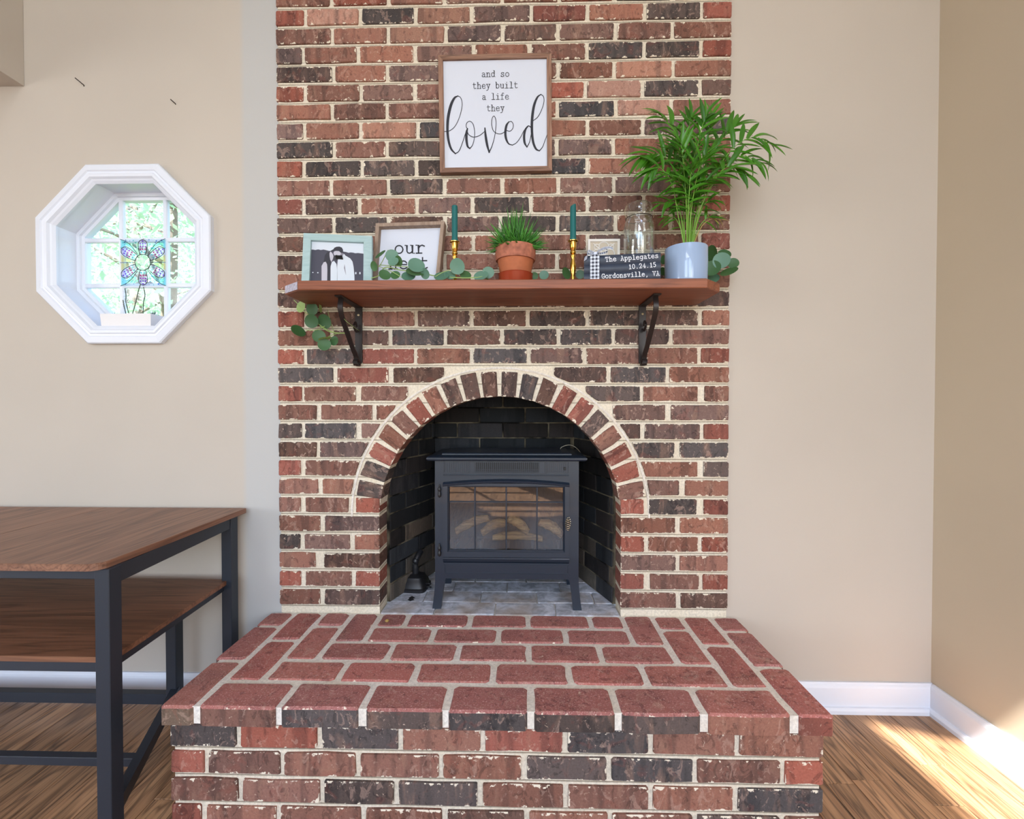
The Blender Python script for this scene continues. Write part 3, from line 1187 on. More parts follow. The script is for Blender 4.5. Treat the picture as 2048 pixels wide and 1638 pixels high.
YF = -0.524
hrow([-.75, -.539, -.327, -.116, .1, .314, .53, .746], YF - TJ, -.414, 'MDDDDDM')
hrow([-.645, -.437, -.228, -.006, .211, .422, .645], -.414, -.307, 'MRMNRM')
hrow([-.54, -.331, -.121, .098, .317, .536], -.307, -.200, 'NNNMN')
hrow([-.435, -.22, -.001, .218, .434], -.200, -.098, 'NNNN')
hrow([-.435, -.332, -.109, .098, .316, .434], -.098, .004, 'DDNNN')
for s in (-1, 1):
    def cb(xa, xb_, ya, yb, ch):
        top_brick(*(sorted((s * xa, s * xb_))), ya, yb, ch)
    cb(.75 + .0, .851, YF - TJ, -.314, 'T' if s < 0 else 'R')
    cb(.75, .851, -.314, -.103, 'N')
    cb(.75, .851, -.103, .004, 'N')
    cb(.645, .75, -.414, -.194, 'R')
    cb(.645, .75, -.194, .004, 'R')
    cb(.54, .645, -.307, -.097, 'M')
    cb(.54, .645, -.097, .004, 'N')
    cb(.435, .54, -.200, .004, 'D' if s < 0 else 'N')
HR = [([-.829, -.652, -.442, -.234, -.023, .186, .401, .616, .829], 'DRDMRDMM'),
      ([-.829, -.737, -.539, -.343, -.13, .082, .297, .512, .73, .829], 'RMMMMDDMR'),
      ([-.829, -.649, -.436, -.244, -.03, .187, .401, .614, .829], 'MMDDMMMD'),
      ([-.829, -.745, -.55, -.33, -.12, .09, .3, .512, .73, .829], 'RMMMBMMDM')]
for k, (xs_, cd) in enumerate(HR):
    z1 = 0.283 - k * 0.0705 - .0065
    z0 = z1 - 0.0705 + .0135
    for i, ch in enumerate(cd):
        a = xs_[i] + (.0068 if i else 0)
        b = xs_[i + 1] - (.0068 if i < len(cd) - 1 else 0)
        brick(hearth, rect(a, b, max(z0, .001), z1), (0, -0.505, 0), (1, 0, 0), (0, 0, 1), ch, hb, depth=0.09)
    ys = [-.41, -.2, .0] if k % 2 else [-.41, -.3, -.1, .0]
    for a, b in zip(ys[:-1], ys[1:]):
        brick(hearth, rect(a + .0055, b - .0055, max(z0, .001), z1), (0.829, 0, 0), (0, 1, 0), (0, 0, 1), hb.choice('MNRD'), hb, depth=0.05)
        brick(hearth, rect(-b + .0055, -a - .0055, max(z0, .001), z1), (-0.829, 0, 0), (0, -1, 0), (0, 0, 1), hb.choice('MNRD'), hb, depth=0.05)

# ------------------------------------------------------------------ electric stove
SY = 0.045


def sp(x, y, Y=SY):
    return PY(x, y, Y)


stove = thing('stove', (0.012, 0.16, HZ), 'charcoal blue electric stove with glass door and logs standing in the brick arch', 'stove')
bx0, bx1 = sp(870, 1040).x, sp(1157.5, 1040).x
bz0, bz1 = sp(1010, 1158).z, sp(1010, 920.5).z
dx0, dx1 = sp(887, 1040).x, sp(1138, 1040).x
dz0, dz1 = sp(1010, 1113).z, sp(1010, 966).z
gx0, gx1 = sp(899, 1040).x, sp(1126, 1040).x
gz0, gz1 = sp(1010, 1099).z, sp(1010, 974).z
SB = 0.30


def ring_xz(mb, o, i, y0, y1):
    """rectangular ring o=(x0,x1,z0,z1), opening i, between y0 (front) and y1"""
    O = [(o[0], o[2]), (o[1], o[2]), (o[1], o[3]), (o[0], o[3])]
    I = [(i[0], i[2]), (i[1], i[2]), (i[1], i[3]), (i[0], i[3])]
    b = mb.add([(p[0], y0, p[1]) for p in O] + [(p[0], y0, p[1]) for p in I] + [(p[0], y1, p[1]) for p in O] + [(p[0], y1, p[1]) for p in I], [])
    for k in range(4):
        j = (k + 1) % 4
        for q in ((k, j, 4 + j, 4 + k), (j, k, 8 + k, 8 + j), (4 + k, 4 + j, 12 + j, 12 + k), (12 + k, 12 + j, 8 + j, 8 + k)):
            mb.f.append(tuple(b + t for t in q))
            mb.mi.append(0)


mb = MB()
# upper and lower front fields, stiles, sides, back, top, bottom: one hollow body
ring_xz(mb, (bx0, bx1, bz0, bz1), (gx0 - .004, gx1 + .004, gz0 - .004, gz1 + .004), SY, SY + .012)
mb.box((bx0, SY + .012, bz0), (bx0 + .01, SB, bz1))
mb.box((bx1 - .01, SY + .012, bz0), (bx1, SB, bz1))
mb.box((bx0 + .01, SB - .01, bz0), (bx1 - .01, SB, bz1))
mb.box((bx0 + .01, SY + .012, bz0), (bx1 - .01, SB - .01, bz0 + .01))
mb.box((bx0 + .01, SY + .012, bz1 - .01), (bx1 - .01, SB - .01, bz1))
body = mb.build('body', 'stove', stove)
mb = MB()
mb.box((gx0 - .02, 0.21, gz0 - .02), (gx1 + .02, 0.214, gz1 + .02))
mb.build('firebox_back', 'stove_dark', body)
mb = MB()
mb.box((gx0 - .02, SY + .013, gz0 - .03), (gx1 + .02, .21, gz0 - .006))
mb.build('ember_bed', 'stove_dark', body)
# top slab with a moulded edge and a raised plate
tx0, tx1 = sp(852.5, 917, .018).x, sp(1174.5, 917, .018).x
tz0 = bz1 - .001
mb = MB()
prof = [(0.010, 0.0), (0.004, 0.002), (0.0, 0.007), (0.0, 0.012), (0.003, 0.0145), (0.030, 0.020)]
mb.rings([[(tx0 + a, .018 + a, tz0 + z), (tx1 - a, .018 + a, tz0 + z), (tx1 - a, SB + .02 - a, tz0 + z), (tx0 + a, SB + .02 - a, tz0 + z)] for a, z in prof], True, True, True)
top = mb.build('top', 'stove', stove)
mb = MB()
prof = [(0.0, 0.018), (0.0, 0.023), (0.004, 0.026)]
px0, px1 = sp(884, 905, .06).x, sp(1143, 905, .06).x
mb.rings([[(px0 + a, .058 + a, tz0 + z), (px1 - a, .058 + a, tz0 + z), (px1 - a, SB - .02 - a, tz0 + z), (px0 + a, SB - .02 - a, tz0 + z)] for a, z in prof], True, True, True)
mb.build('raised_plate', 'stove', top)
# vent strip
vz0, vz1 = sp(1010, 947).z, sp(1010, 923).z
for nm, xa, xb_ in (('vent_panel', 887, 936), ('vent_panel', 938, 1091), ('vent_panel', 1093, 1138)):
    a, b = sp(xa, 935).x, sp(xb_, 935).x
    mb = MB()
    ring_xz(mb, (a, b, vz0, vz1), (a + .0025, b - .0025, vz0 + .003, vz1 - .001), SY - .0035, SY + .001)
    vp = mb.build(nm, 'stove', stove)
    if xb_ - xa > 100:
        ga_, gb_ = sp(950, 935).x, sp(1078, 935).x
        mb = MB()
        mb.box((ga_, SY - .0012, vz0 + .004), (gb_, SY + .0003, vz1 - .004))
        mb.build('grille_shade', 'black', vp)  # solid black sheet; the shade between the slats is put in as colour
        for i in range(33):
            xx = ga_ + (gb_ - ga_) * (i + .5) / 33
            mb = MB()
            mb.box((xx - .0012, SY - .004, vz0 + .004), (xx + .0012, SY - .0008, vz1 - .004))
            mb.build('slat', 'stove', vp)
        for zz in (vz0 + .0135, vz0 + .007):
            mb = MB()
            mb.box((ga_, SY - .0034, zz - .0007), (gb_, SY - .0012, zz + .0007))
            mb.build('crossbar', 'stove', vp)
    else:
        n = 11
        for i in range(n):
            xx = a + .006 + (b - a - .012) * i / (n - 1)
            mb = MB()
            mb.box((xx - .0011, SY - .0025, vz0 + .005), (xx + .0011, SY + .0005, vz1 - .004))
            mb.build('rib', 'stove', vp)
        if xa > 1000:
            sxx = sp(1129, 937)
            mb = MB()
            mb.box((sxx.x - .004, SY - .005, sxx.z - .006), (sxx.x + .004, SY - .001, sxx.z + .006), bev=.001)
            mb.build('switch', 'black', vp)
mb = MB()
a, b, zz = sp(887, 950).x, sp(1138, 950).x, sp(1010, 950).z
mb.box((a, SY - .006, zz - .002), (b, SY + .001, zz + .002), bev=.001)
mb.build('trim_strip', 'stove', stove)
# door: frame with an arched head, bevelled opening, glass and glazing bars
door = thing('door', (0, 0, 0))
col.objects.unlink(door)
bpy.data.objects.remove(door)
mb = MB()
ring_xz(mb, (dx0, dx1, dz0, dz1), (gx0 - .006, gx1 + .006, gz0 - .006, gz1 + .004), SY - .012, SY)
door = mb.build('door', 'stove', stove)
mb = MB()   # bevel into the glass
fx = [(gx0 - .006, gx1 + .006, gz0 - .010, gz1 + .006, SY - .0125), (gx0, gx1, gz0, gz1, SY - .004)]
mb.rings([[(q[0], q[4], q[2]), (q[1], q[4], q[2]), (q[1], q[4], q[3]), (q[0], q[4], q[3])] for q in fx], True)
mb.build('bevel', 'stove', door)
mb = MB()   # arched head moulding
n = 24
R0, R1, R2, R3 = [], [], [], []
rings = []
for i in range(n + 1):
    t = i / n
    xx = dx0 + (dx1 - dx0) * t
    rise = 0.013 * (1 - (2 * t - 1) ** 2)
    zc = dz1 - .002 + rise
    rings.append([(xx, SY - .010, zc - .011), (xx, SY - .017, zc - .007), (xx, SY - .019, zc - .001), (xx, SY - .013, zc + .004), (xx, SY, zc + .005), (xx, SY, zc - .013)])
mb.rings(rings, True, True, True)
mb.build('arched_head', 'stove', door, True)
mb = MB()
mb.box((gx0, SY + .001, gz0), (gx1, SY + .004, gz1))
mb.build('glass', 'stove_glass', door)
for xx in (950, 1012.5, 1074):
    c = sp(xx, 1040).x
    mb = MB()
    mb.box((c - .0028, SY - .003, gz0), (c + .0028, SY + .0008, gz1), bev=.0012)
    mb.build('glazing_bar', 'stove', door)
c = sp(1010, 1004).z
mb = MB()
mb.box((gx0, SY - .0026, c - .0026), (gx1, SY + .0006, c + .0026), bev=.0012)
mb.build('glazing_bar', 'stove', door)
for yy in (982, 1099.5):
    c = sp(879.6, yy)
    mb = MB()
    mb.lathe([(0.0, .026), (.0022, .025), (.0030, .021), (.0018, .019), (.0035, .015), (.0062, .011), (.0062, .004), (.0045, .002), (.0045, -.004), (.0062, -.006), (.0062, -.018), (.004, -.021), (0, -.024)], (c.x, SY - .008, c.z), 14)
    mb.build('hinge', 'iron', door, True)
c = sp(1134.5, 1044.5)
for q in range(6):      # spiral spring handle: wound wire seen as a leaf shape
    t = (q + .5) / 6
    rr = .0095 * math.sin(PI * (.12 + .76 * t))
    zz = c.z + .022 - .044 * t
    pts = [(c.x + rr * math.cos(u), SY - .026 + rr * math.sin(u), zz - .006 * u / PI + .006) for u in [2 * PI * i / 16 for i in range(17)]]
    mb = MB()
    mb.tube(pts, .0013, 6)
    mb.build('handle_coil', 'silver', door, True)
mb = MB()
mb.tube([(c.x, SY - .012, c.z), (c.x, SY - .026, c.z), (c.x, SY - .026, c.z + .02), (c.x, SY - .026, c.z - .02)], .002, 8)
mb.build('handle_stem', 'iron', door, True)
# ledge and drawer panel
a, b = dx0, dx1
z0, z1 = sp(1010, 1122).z, sp(1010, 1113).z
mb = MB()
mb.rings([[(a, SY, z1), (b, SY, z1)], [(a, SY - .014, z1 - .001), (b, SY - .014, z1 - .001)], [(a, SY - .017, z1 - .005), (b, SY - .017, z1 - .005)],
          [(a, SY - .015, z1 - .010), (b, SY - .015, z1 - .010)], [(a, SY - .005, z0 - .004), (b, SY - .005, z0 - .004)], [(a, SY, z0 - .008), (b, SY, z0 - .008)]], False)
mb.build('ledge', 'stove', stove, True)
mb = MB()
z0, z1 = sp(1010, 1147).z, sp(1010, 1128).z
a, b = sp(889, 1137).x, sp(1137, 1137).x
ring_xz(mb, (a, b, z0, z1), (a + .002, b - .002, z0 + .002, z1 - .002), SY - .003, SY)
mb.build('drawer_panel', 'stove', stove)
# feet: flared sabre legs
for side, (ta, tb, ba, bb, yb_) in ((-1, (870, 892, 864.5, 882, 1218)), (1, (1137, 1157.5, 1146, 1163.5, 1222))):
    for back in (0, 1):
        Yl = SY + .002 if not back else SB - .03
        za = bz0 + .001
        t0, t1 = sp(ta, 1157).x, sp(tb, 1157).x
        u0, u1 = sp(ba, 1218, SY - .005).x, sp(bb, 1218, SY - .005).x
        rings = []
        for i in range(9):
            t = i / 8
            e = t ** 1.6
            inn = t ** 0.55
            if side < 0:
                xa, xb_ = t0 + (u0 - t0) * e, t1 + (u1 - t1) * inn
            else:
                xa, xb_ = t0 + (u0 - t0) * inn, t1 + (u1 - t1) * e
            z = za + (HZ + .0005 - za) * t
            yf = Yl - .008 * e * (1 if not back else -1)
            dp = .030 - .008 * t
            rings.append([(xa, yf, z), (xb_, yf, z), (xb_, yf + dp, z), (xa, yf + dp, z)])
        mb = MB()
        mb.rings(rings, True, True, True)
        mb.build('leg', 'stove', stove, True, auto=35)


def log(cx0, cy0, cx1, cy1, Y, r):
    a, b = sp(cx0, cy0, Y), sp(cx1, cy1, Y)
    n = 10
    R = []
    lr = random.Random(int(cx0))
    for i in range(n + 1):
        t = i / n
        c = a.lerp(b, t) + Vector((0, 0, .012 * math.sin(PI * t)))
        rr = r * (0.75 + .3 * math.sin(PI * t)) * lr.uniform(.93, 1.07)
        tn = (b - a).normalized()
        u = tn.cross(Vector((0, 1, 0))).normalized()
        w_ = Vector((0, 1, 0))
        R.append([c + u * rr * math.cos(q) * lr.uniform(.88, 1.1) + w_ * rr * math.sin(q) for q in [2 * PI * k / 12 for k in range(12)]])
    mb = MB()
    mb.rings(R, True, True, True)
    return mb.build('log', 'log', stove, True, auto=60)


log(912, 1063, 978, 1036, .11, .017)
log(964, 1066, 1012, 1045, .085, .018)
log(1016, 1038, 1056, 1064, .10, .018)
log(1078, 1044, 1124, 1070, .09, .019)
log(985, 1075, 1085, 1078, .14, .016)
for xx in (910, 961, 1016, 1065, 1117):
    c = sp(xx, 1085, .075)
    mb = MB()
    mb.box((c.x - .005, .07, gz0 - .004), (c.x + .005, .08, c.z + .008), bev=.001)
    mb.box((c.x - .004, .08, gz0 - .004), (c.x + .004, .16, gz0 + .004))
    mb.build('grate_bar', 'iron', stove)
# power cord lying over the top
mb = MB()
pts = [PY(1118, 903, .2), PY(1124, 894, .24), PY(1140, 890, .27), PY(1154, 897, .3), PY(1163, 910, .33), PY(1168, 930, .35), PY(1166, 960, .36), PY(1163, 1100, .37)]
mb.tube(catmull(pts, 6), .0013, 6)
o = mb.build('power_cord', 'wire', None, True)
tag(o, 'thin pale power cord looping over the stove top into the firebox', 'cord')

# ------------------------------------------------------------------ small cast-iron piece beside the stove
c = PZ(824, 1186, HZ)
iron = thing('cast_iron_damper', (c.x, c.y + .05, HZ), 'small black cast-iron damper piece with upright handle on the firebox floor', 'damper')


def slab(mb, cx, cy, rows, rot=0.0):
    """stack of rounded rectangles: (half x, half y, z)"""
    R = []
    for hx, hy, z in rows:
        pts = []
        for k in range(20):
            t = 2 * PI * k / 20
            ct, st = math.cos(t), math.sin(t)
            e = 0.38
            x_ = hx * math.copysign(abs(ct) ** e, ct)
            y_ = hy * math.copysign(abs(st) ** e, st)
            pts.append((cx + x_ * math.cos(rot) - y_ * math.sin(rot), cy + x_ * math.sin(rot) + y_ * math.cos(rot), z))
        R.append(pts)
    mb.rings(R, True, True, True)


mb = MB()
slab(mb, c.x, c.y + .055, [(.044, .05, HZ), (.056, .06, HZ + .001), (.057, .061, HZ + .012), (.052, .056, HZ + .016), (.047, .05, HZ + .034), (.040, .043, HZ + .042), (.036, .038, HZ + .052), (.018, .02, HZ + .060)], -.08)
mb.build('base', 'iron', iron, True, auto=30)
h = Vector((c.x + .002, c.y + .055, HZ + .055))
mb = MB()
mb.tube(catmull([h, h + Vector((.0, -.004, .03)), h + Vector((.001, -.004, .055)), h + Vector((.008, .01, .075)), h + Vector((.016, .03, .088))], 6), [.013] * 8 + [.0115] * 8 + [.012] * 9, 10)
hd = mb.build('handle', 'iron', iron, True)
mb = MB()
mb.lathe([(.0, -.012), (.011, -.009), (.0145, 0), (.011, .009), (0, .012)], tuple(h + Vector((.001, -.004, .058))), 14)
mb.build('knob', 'iron', hd, True)
for dz in (.012, .026):
    mb = MB()
    mb.tube(catmull([(c.x + .05, c.y + .03, HZ + dz), (c.x + .062, c.y + .026, HZ + dz + .003), (c.x + .070, c.y + .03, HZ + dz), (c.x + .064, c.y + .038, HZ + dz - .003), (c.x + .05, c.y + .04, HZ + dz)], 5), .0032, 7)
    mb.build('side_lug', 'iron', iron, True)
c2 = PZ(822, 1200, HZ)
mb = MB()
for sgn, q in ((1, 0), (1, .016)):
    cx_, cy_ = c2.x, c2.y + q
    mb.add([(cx_ - .014, cy_, HZ + .001), (cx_, cy_ - .013, HZ + .001), (cx_ + .014, cy_, HZ + .001), (cx_, cy_ + .013, HZ + .001), (cx_, cy_, HZ + .009)],
           [(0, 1, 4), (1, 2, 4), (2, 3, 4), (3, 0, 4), (3, 2, 1, 0)])
o = mb.build('iron_finial', 'iron', None)
tag(o, 'tiny diamond-shaped iron finial lying before the cast-iron damper', 'finial')
for k, (x_, y_, sz) in enumerate(((774, 1243, 1.0),)):
    c3 = PZ(x_, y_, HZ)
    mb = MB()
    q = random.Random(k)
    mb.lathe([(0, -.0035), (.006, -.003), (.0075, .001), (.004, .004), (0, .005)], (c3.x, c3.y, HZ + .003), 8)
    o = mb.build('crumb', 'pebble', None, True)
    tag(o, 'ochre crumb of debris on the back row of hearth bricks', 'debris')

# ------------------------------------------------------------------ mantel shelf
ZS0 = 1.451
ZS1 = PY(1000, 559, -.25).z
sx0, sx1 = PZ(592, 578, ZS0).x, PZ(1411, 578, ZS0).x
sy0 = -0.252
ex0, ex1 = PZ(567, 588, ZS0), PZ(1437, 586, ZS0)
XE0, XE1 = ex0.x, ex1.x
YE = (ex0.y + ex1.y) / 2
mant = thing('mantel_shelf', (0, -.12, ZS0), 'stained wooden mantel shelf with clipped corners on the brick chimney', 'shelf')
out = [(sx0, sy0), (sx1, sy0), (XE1, YE), (XE1, -.001), (XE0, -.001), (XE0, YE)]
mb = MB()
e = .0025


def inset(poly, d):
    cx = sum(p[0] for p in poly) / len(poly)
    cy = sum(p[1] for p in poly) / len(poly)
    return [(p[0] + (d if p[0] < cx else -d), p[1] + (d if p[1] < cy else -d)) for p in poly]


pi_ = inset(out, e)
mb.rings([[(p[0], p[1], ZS0) for p in pi_], [(p[0], p[1], ZS0 + e) for p in out], [(p[0], p[1], ZS1 - e) for p in out], [(p[0], p[1], ZS1) for p in pi_]], True, True, True)
mb.build('board', 'mantel', mant)
mb = MB()
ea, eb = Vector((sx0, sy0, 0)), Vector((XE0, YE, 0))
nn = Vector((-(eb - ea).y, (eb - ea).x, 0)).normalized()
if nn.x > 0:
    nn = -nn
z0_, z1_ = ZS0 + .003, ZS1 - .003
P4 = [ea.lerp(eb, .04), ea.lerp(eb, .96)]
mb.add([P4[0] + nn * .0008 + Vector((0, 0, z0_)), P4[1] + nn * .0008 + Vector((0, 0, z0_)), P4[1] + nn * .0008 + Vector((0, 0, z1_)), P4[0] + nn * .0008 + Vector((0, 0, z1_))], [(0, 1, 2, 3)])
mb.build('raw_corner', 'mantel_end', mant)


def bracket(xpx, label):
    """wrought bracket: wall strap, shelf strap, bowed brace and little scrolls; built at the wall strap's X"""
    xw = PY(xpx, 660, -.006).x
    zt = ZS0
    zb_ = PY(xpx, 729, -.006).z
    hw = .0125
    t = thing('shelf_bracket', (xw, 0, zb_), label, 'bracket')
    mb = MB()
    pts = [(xw - hw, zt), (xw + hw, zt), (xw + hw, zb_ + .014)] + [(xw + hw * math.cos(a), zb_ + .0125 + hw * math.sin(a) * 1.0) for a in [-PI * i / 8 for i in range(1, 8)]] + [(xw - hw, zb_ + .014)]
    mb.prism(pts[::-1], -.006, -.0005)
    mb.build('wall_strap', 'bracket', t)
    mb = MB()
    mb.box((xw - hw, -.190, zt - .005), (xw + hw, -.001, zt - .0003), bev=.0015)
    mb.build('shelf_strap', 'bracket', t)
    # brace: flat bar bowed from the front of the shelf strap down to the foot
    P = catmull([(xw, -.165, zt - .006), (xw, -.172, zt - .035), (xw, -.160, zt - .062), (xw, -.118, zt - .105), (xw, -.070, zt - .150), (xw, -.035, zt - .180), (xw, -.026, zt - .200)], 6)
    R = []
    for i, p in enumerate(P):
        tg = (P[min(i + 1, len(P) - 1)] - P[max(0, i - 1)]).normalized()
        nrm = Vector((0, tg.z, -tg.y))
        hb_ = .008
        R.append([p + Vector((-hb_, 0, 0)) + nrm * .0025, p + Vector((hb_, 0, 0)) + nrm * .0025, p + Vector((hb_, 0, 0)) - nrm * .0025, p + Vector((-hb_, 0, 0)) - nrm * .0025])
    mb = MB()
    mb.rings(R, True, True, True)
    mb.build('brace', 'bracket', t, True, auto=50)
    mb = MB()
    sc = [(xw, -.03 - .014 * math.cos(u) * (1 - u / 14), zt - .205 + .014 * math.sin(u) * (1 - u / 14)) for u in [i * .35 for i in range(26)]]
    R = []
    for i, p in enumerate(sc):
        p = Vector(p)
        R.append([p + Vector((-.0085, 0, 0)), p + Vector((.0085, 0, 0)), p + Vector((.0085, .003, .002)), p + Vector((-.0085, .003, .002))])
    mb.rings(R, True, True, True)
    mb.box((xw - .0085, -.018, zt - .215), (xw + .0085, -.005, zt - .195), bev=.002)
    mb.build('scroll', 'bracket', t, True, auto=50)
    mb = MB()
    mb.tube(catmull([(xw, -.006, zt - .085), (xw, -.03, zt - .092), (xw, -.05, zt - .078), (xw, -.036, zt - .062), (xw, -.024, zt - .075)], 6), .0045, 7)
    mb.build('leaf_scroll', 'bracket', t, True)
    mb = MB()
    zs_ = zt - .03
    mb.lathe([(0, 0), (.0042, .0), (.0042, .0015), (.002, .003), (0, .0032)], (0, 0, 0), 10)
    rot = Matrix.Rotation(PI / 2, 3, 'X')
    mb.v = [rot @ p + Vector((xw, -.006, zs_)) for p in mb.v]
    mb.build('screw', 'screw', t, True)
    return t


bracket(717, 'dark iron shelf bracket beside the hanging eucalyptus spray')
bracket(1285, 'dark iron shelf bracket under the stacked books')

# ------------------------------------------------------------------ lettering
def arc_(cx, cy, rx, ry, a0=0, a1=360, n=14):
    return [(cx + rx * math.cos(math.radians(a0 + (a1 - a0) * i / n)), cy + ry * math.sin(math.radians(a0 + (a1 - a0) * i / n))) for i in range(n + 1)]


SHOULDER = [(.22, .72), (.36, .93), (.56, 1.0), (.72, .93), (.79, .75), (.79, 0)]
GL = {
    'a': [[(.16, .84), (.3, .97), (.5, 1), (.68, .93), (.75, .74), (.75, .12), (.82, 0), (.97, 0)], [(.75, .58), (.42, .57), (.18, .44), (.11, .24), (.22, .05), (.42, 0), (.62, .08), (.75, .26)]],
    'n': [[(.02, 1), (.21, 1), (.21, 0)], [(.03, 0), (.38, 0)], SHOULDER, [(.63, 0), (.97, 0)]],
    'd': [arc_(.45, .5, .35, .5), [(.6, 1.52), (.8, 1.52), (.8, 0), (.98, 0)]],
    's': [[(.8, .76), (.66, .94), (.46, 1), (.26, .92), (.19, .74), (.32, .58), (.6, .49), (.82, .37), (.86, .18), (.68, .03), (.44, 0), (.24, .07), (.14, .24)], [(.8, .97), (.8, .74)], [(.14, .02), (.14, .26)]],
    'o': [arc_(.5, .5, .42, .5)],
    't': [[(.36, 1.38), (.36, .22), (.46, .04), (.64, 0), (.88, .12)], [(.1, 1), (.82, 1)]],
    'h': [[(.02, 1.52), (.21, 1.52), (.21, 0)], [(.03, 0), (.38, 0)], SHOULDER, [(.63, 0), (.97, 0)]],
    'e': [[(.1, .53), (.9, .53), (.86, .78), (.7, .95), (.5, 1), (.28, .93), (.12, .7), (.1, .4), (.2, .14), (.45, 0), (.7, .03), (.9, .18)]],
    'y': [[(.02, 1), (.38, 1)], [(.62, 1), (.98, 1)], [(.2, 1), (.53, .02)], [(.82, 1), (.42, -.3), (.28, -.45), (.05, -.46)]],
    'b': [[(.02, 1.52), (.2, 1.52), (.2, 0)], arc_(.54, .5, .35, .5)],
    'u': [[(.02, 1), (.2, 1), (.2, .26), (.3, .06), (.48, 0), (.68, .1), (.8, .32)], [(.62, 1), (.8, 1), (.8, 0), (.98, 0)]],
    'i': [[(.18, 1), (.52, 1), (.52, 0)], [(.12, 0), (.9, 0)], [(.46, 1.36), (.56, 1.36)]],
    'l': [[(.18, 1.52), (.52, 1.52), (.52, 0)], [(.12, 0), (.9, 0)]],
    'f': [[(.86, 1.44), (.68, 1.53), (.5, 1.47), (.42, 1.26), (.42, 0)], [(.12, 1), (.78, 1)], [(.12, 0), (.76, 0)]],
    'r': [[(.05, 1), (.3, 1), (.3, 0)], [(.05, 0), (.64, 0)], [(.3, .62), (.5, .92), (.7, 1), (.93, .88)]],
    'p': [[(.0, 1), (.2, 1), (.2, -.5)], [(.0, -.5), (.42, -.5)], arc_(.55, .5, .35, .5)],
    'g': [arc_(.45, .52, .35, .47), [(.98, 1), (.8, 1), (.8, -.2), (.68, -.42), (.45, -.5), (.2, -.45)]],
    'v': [[(.02, 1), (.38, 1)], [(.62, 1), (.98, 1)], [(.18, 1), (.5, .02), (.82, 1)]],
    'T': [[(.05, 1.08), (.05, 1.42), (.95, 1.42), (.95, 1.08)], [(.5, 1.42), (.5, 0)], [(.26, 0), (.74, 0)]],
    'A': [[(.14, 0), (.5, 1.42), (.86, 0)], [(.26, .46), (.74, .46)], [(-.03, 0), (.32, 0)], [(.68, 0), (1.03, 0)], [(.3, 1.42), (.52, 1.42)]],
    'G': [[(.88, 1.0), (.75, 1.32), (.5, 1.42), (.22, 1.26), (.07, .7), (.22, .15), (.5, 0), (.75, .08), (.88, .26), (.88, .6)], [(.58, .6), (1.02, .6)], [(.9, 1.4), (.9, 1.0)]],
    'V': [[(.14, 1.42), (.5, 0), (.86, 1.42)], [(-.03, 1.42), (.32, 1.42)], [(.68, 1.42), (1.03, 1.42)]],
    '1': [[(.24, 1.22), (.52, 1.42), (.52, 0)], [(.22, 0), (.82, 0)]],
    '0': [arc_(.5, .71, .38, .71)],
    '2': [[(.14, 1.05), (.26, 1.33), (.5, 1.42), (.76, 1.29), (.83, 1.0), (.68, .68), (.14, 0), (.86, 0), (.86, .24)]],
    '4': [[(.68, 0), (.68, 1.42), (.08, .42), (.94, .42)], [(.46, 0), (.9, 0)]],
    '5': [[(.8, 1.42), (.26, 1.42), (.2, .82), (.45, .92), (.7, .84), (.86, .5), (.75, .15), (.48, 0), (.14, .15)]],
    '.': [[(.42, .04), (.56, .04)]], ',': [[(.5, .06), (.5, -.02), (.38, -.3)]], ' ': []}


def ribbon(mb, pts, wid, to3, cap=True):
    """flat stroke; pts 2-D, wid constant or list, to3 maps 2-D to 3-D"""
    P = [Vector((p[0], p[1])) for p in pts]
    n = len(P)
    W = wid if isinstance(wid, (list, tuple)) else [wid] * n
    L, Rr = [], []
    for i in range(n):
        a, b = P[max(0, i - 1)], P[min(n - 1, i + 1)]
        t = b - a
        if t.length < 1e-9:
            t = Vector((1, 0))
        t.normalize()
        nr = Vector((-t.y, t.x))
        # lengthen the mitre on sharp corners
        k = 1.0
        if 0 < i < n - 1:
            d1 = (P[i] - P[i - 1]).normalized()
            k = 1.0 / max(0.6, abs(d1.dot(t)))
        q = P[i]
        if cap and i == 0:
            q = q - t * W[i] * .5
        if cap and i == n - 1:
            q = q + t * W[i] * .5
        L.append(to3(q + nr * W[i] * .5 * k))
        Rr.append(to3(q - nr * W[i] * .5 * k))
    b = mb.add(L + Rr, [])
    for i in range(n - 1):
        mb.f.append((b + i, b + i + 1, b + n + i + 1, b + n + i))
        mb.mi.append(0)


def text(mb, s, p0, p1, xh, wid, to3):
    """slab-serif stroke text between two pixel points on its baseline; xh = x-height in pixels"""
    p0, p1 = Vector(p0), Vector(p1)
    d = (p1 - p0)
    cell = d.length / len(s)
    t = d.normalized()
    up = Vector((t.y, -t.x))
    for i, chh in enumerate(s):
        o = p0 + t * cell * (i + .07)
        for st in GL[chh]:
            ribbon(mb, [o + t * (q[0] * cell * .86) + up * (q[1] * xh) for q in st], wid, to3)


def quad_frame(Q, n, s, t, d):
    """point in a leaning/hanging panel: Q = bl, br, tr, tl; s,t in 0..1; d out along n"""
    a = Q[0].lerp(Q[1], s)
    b = Q[3].lerp(Q[2], s)
    return a.lerp(b, t) + n * d


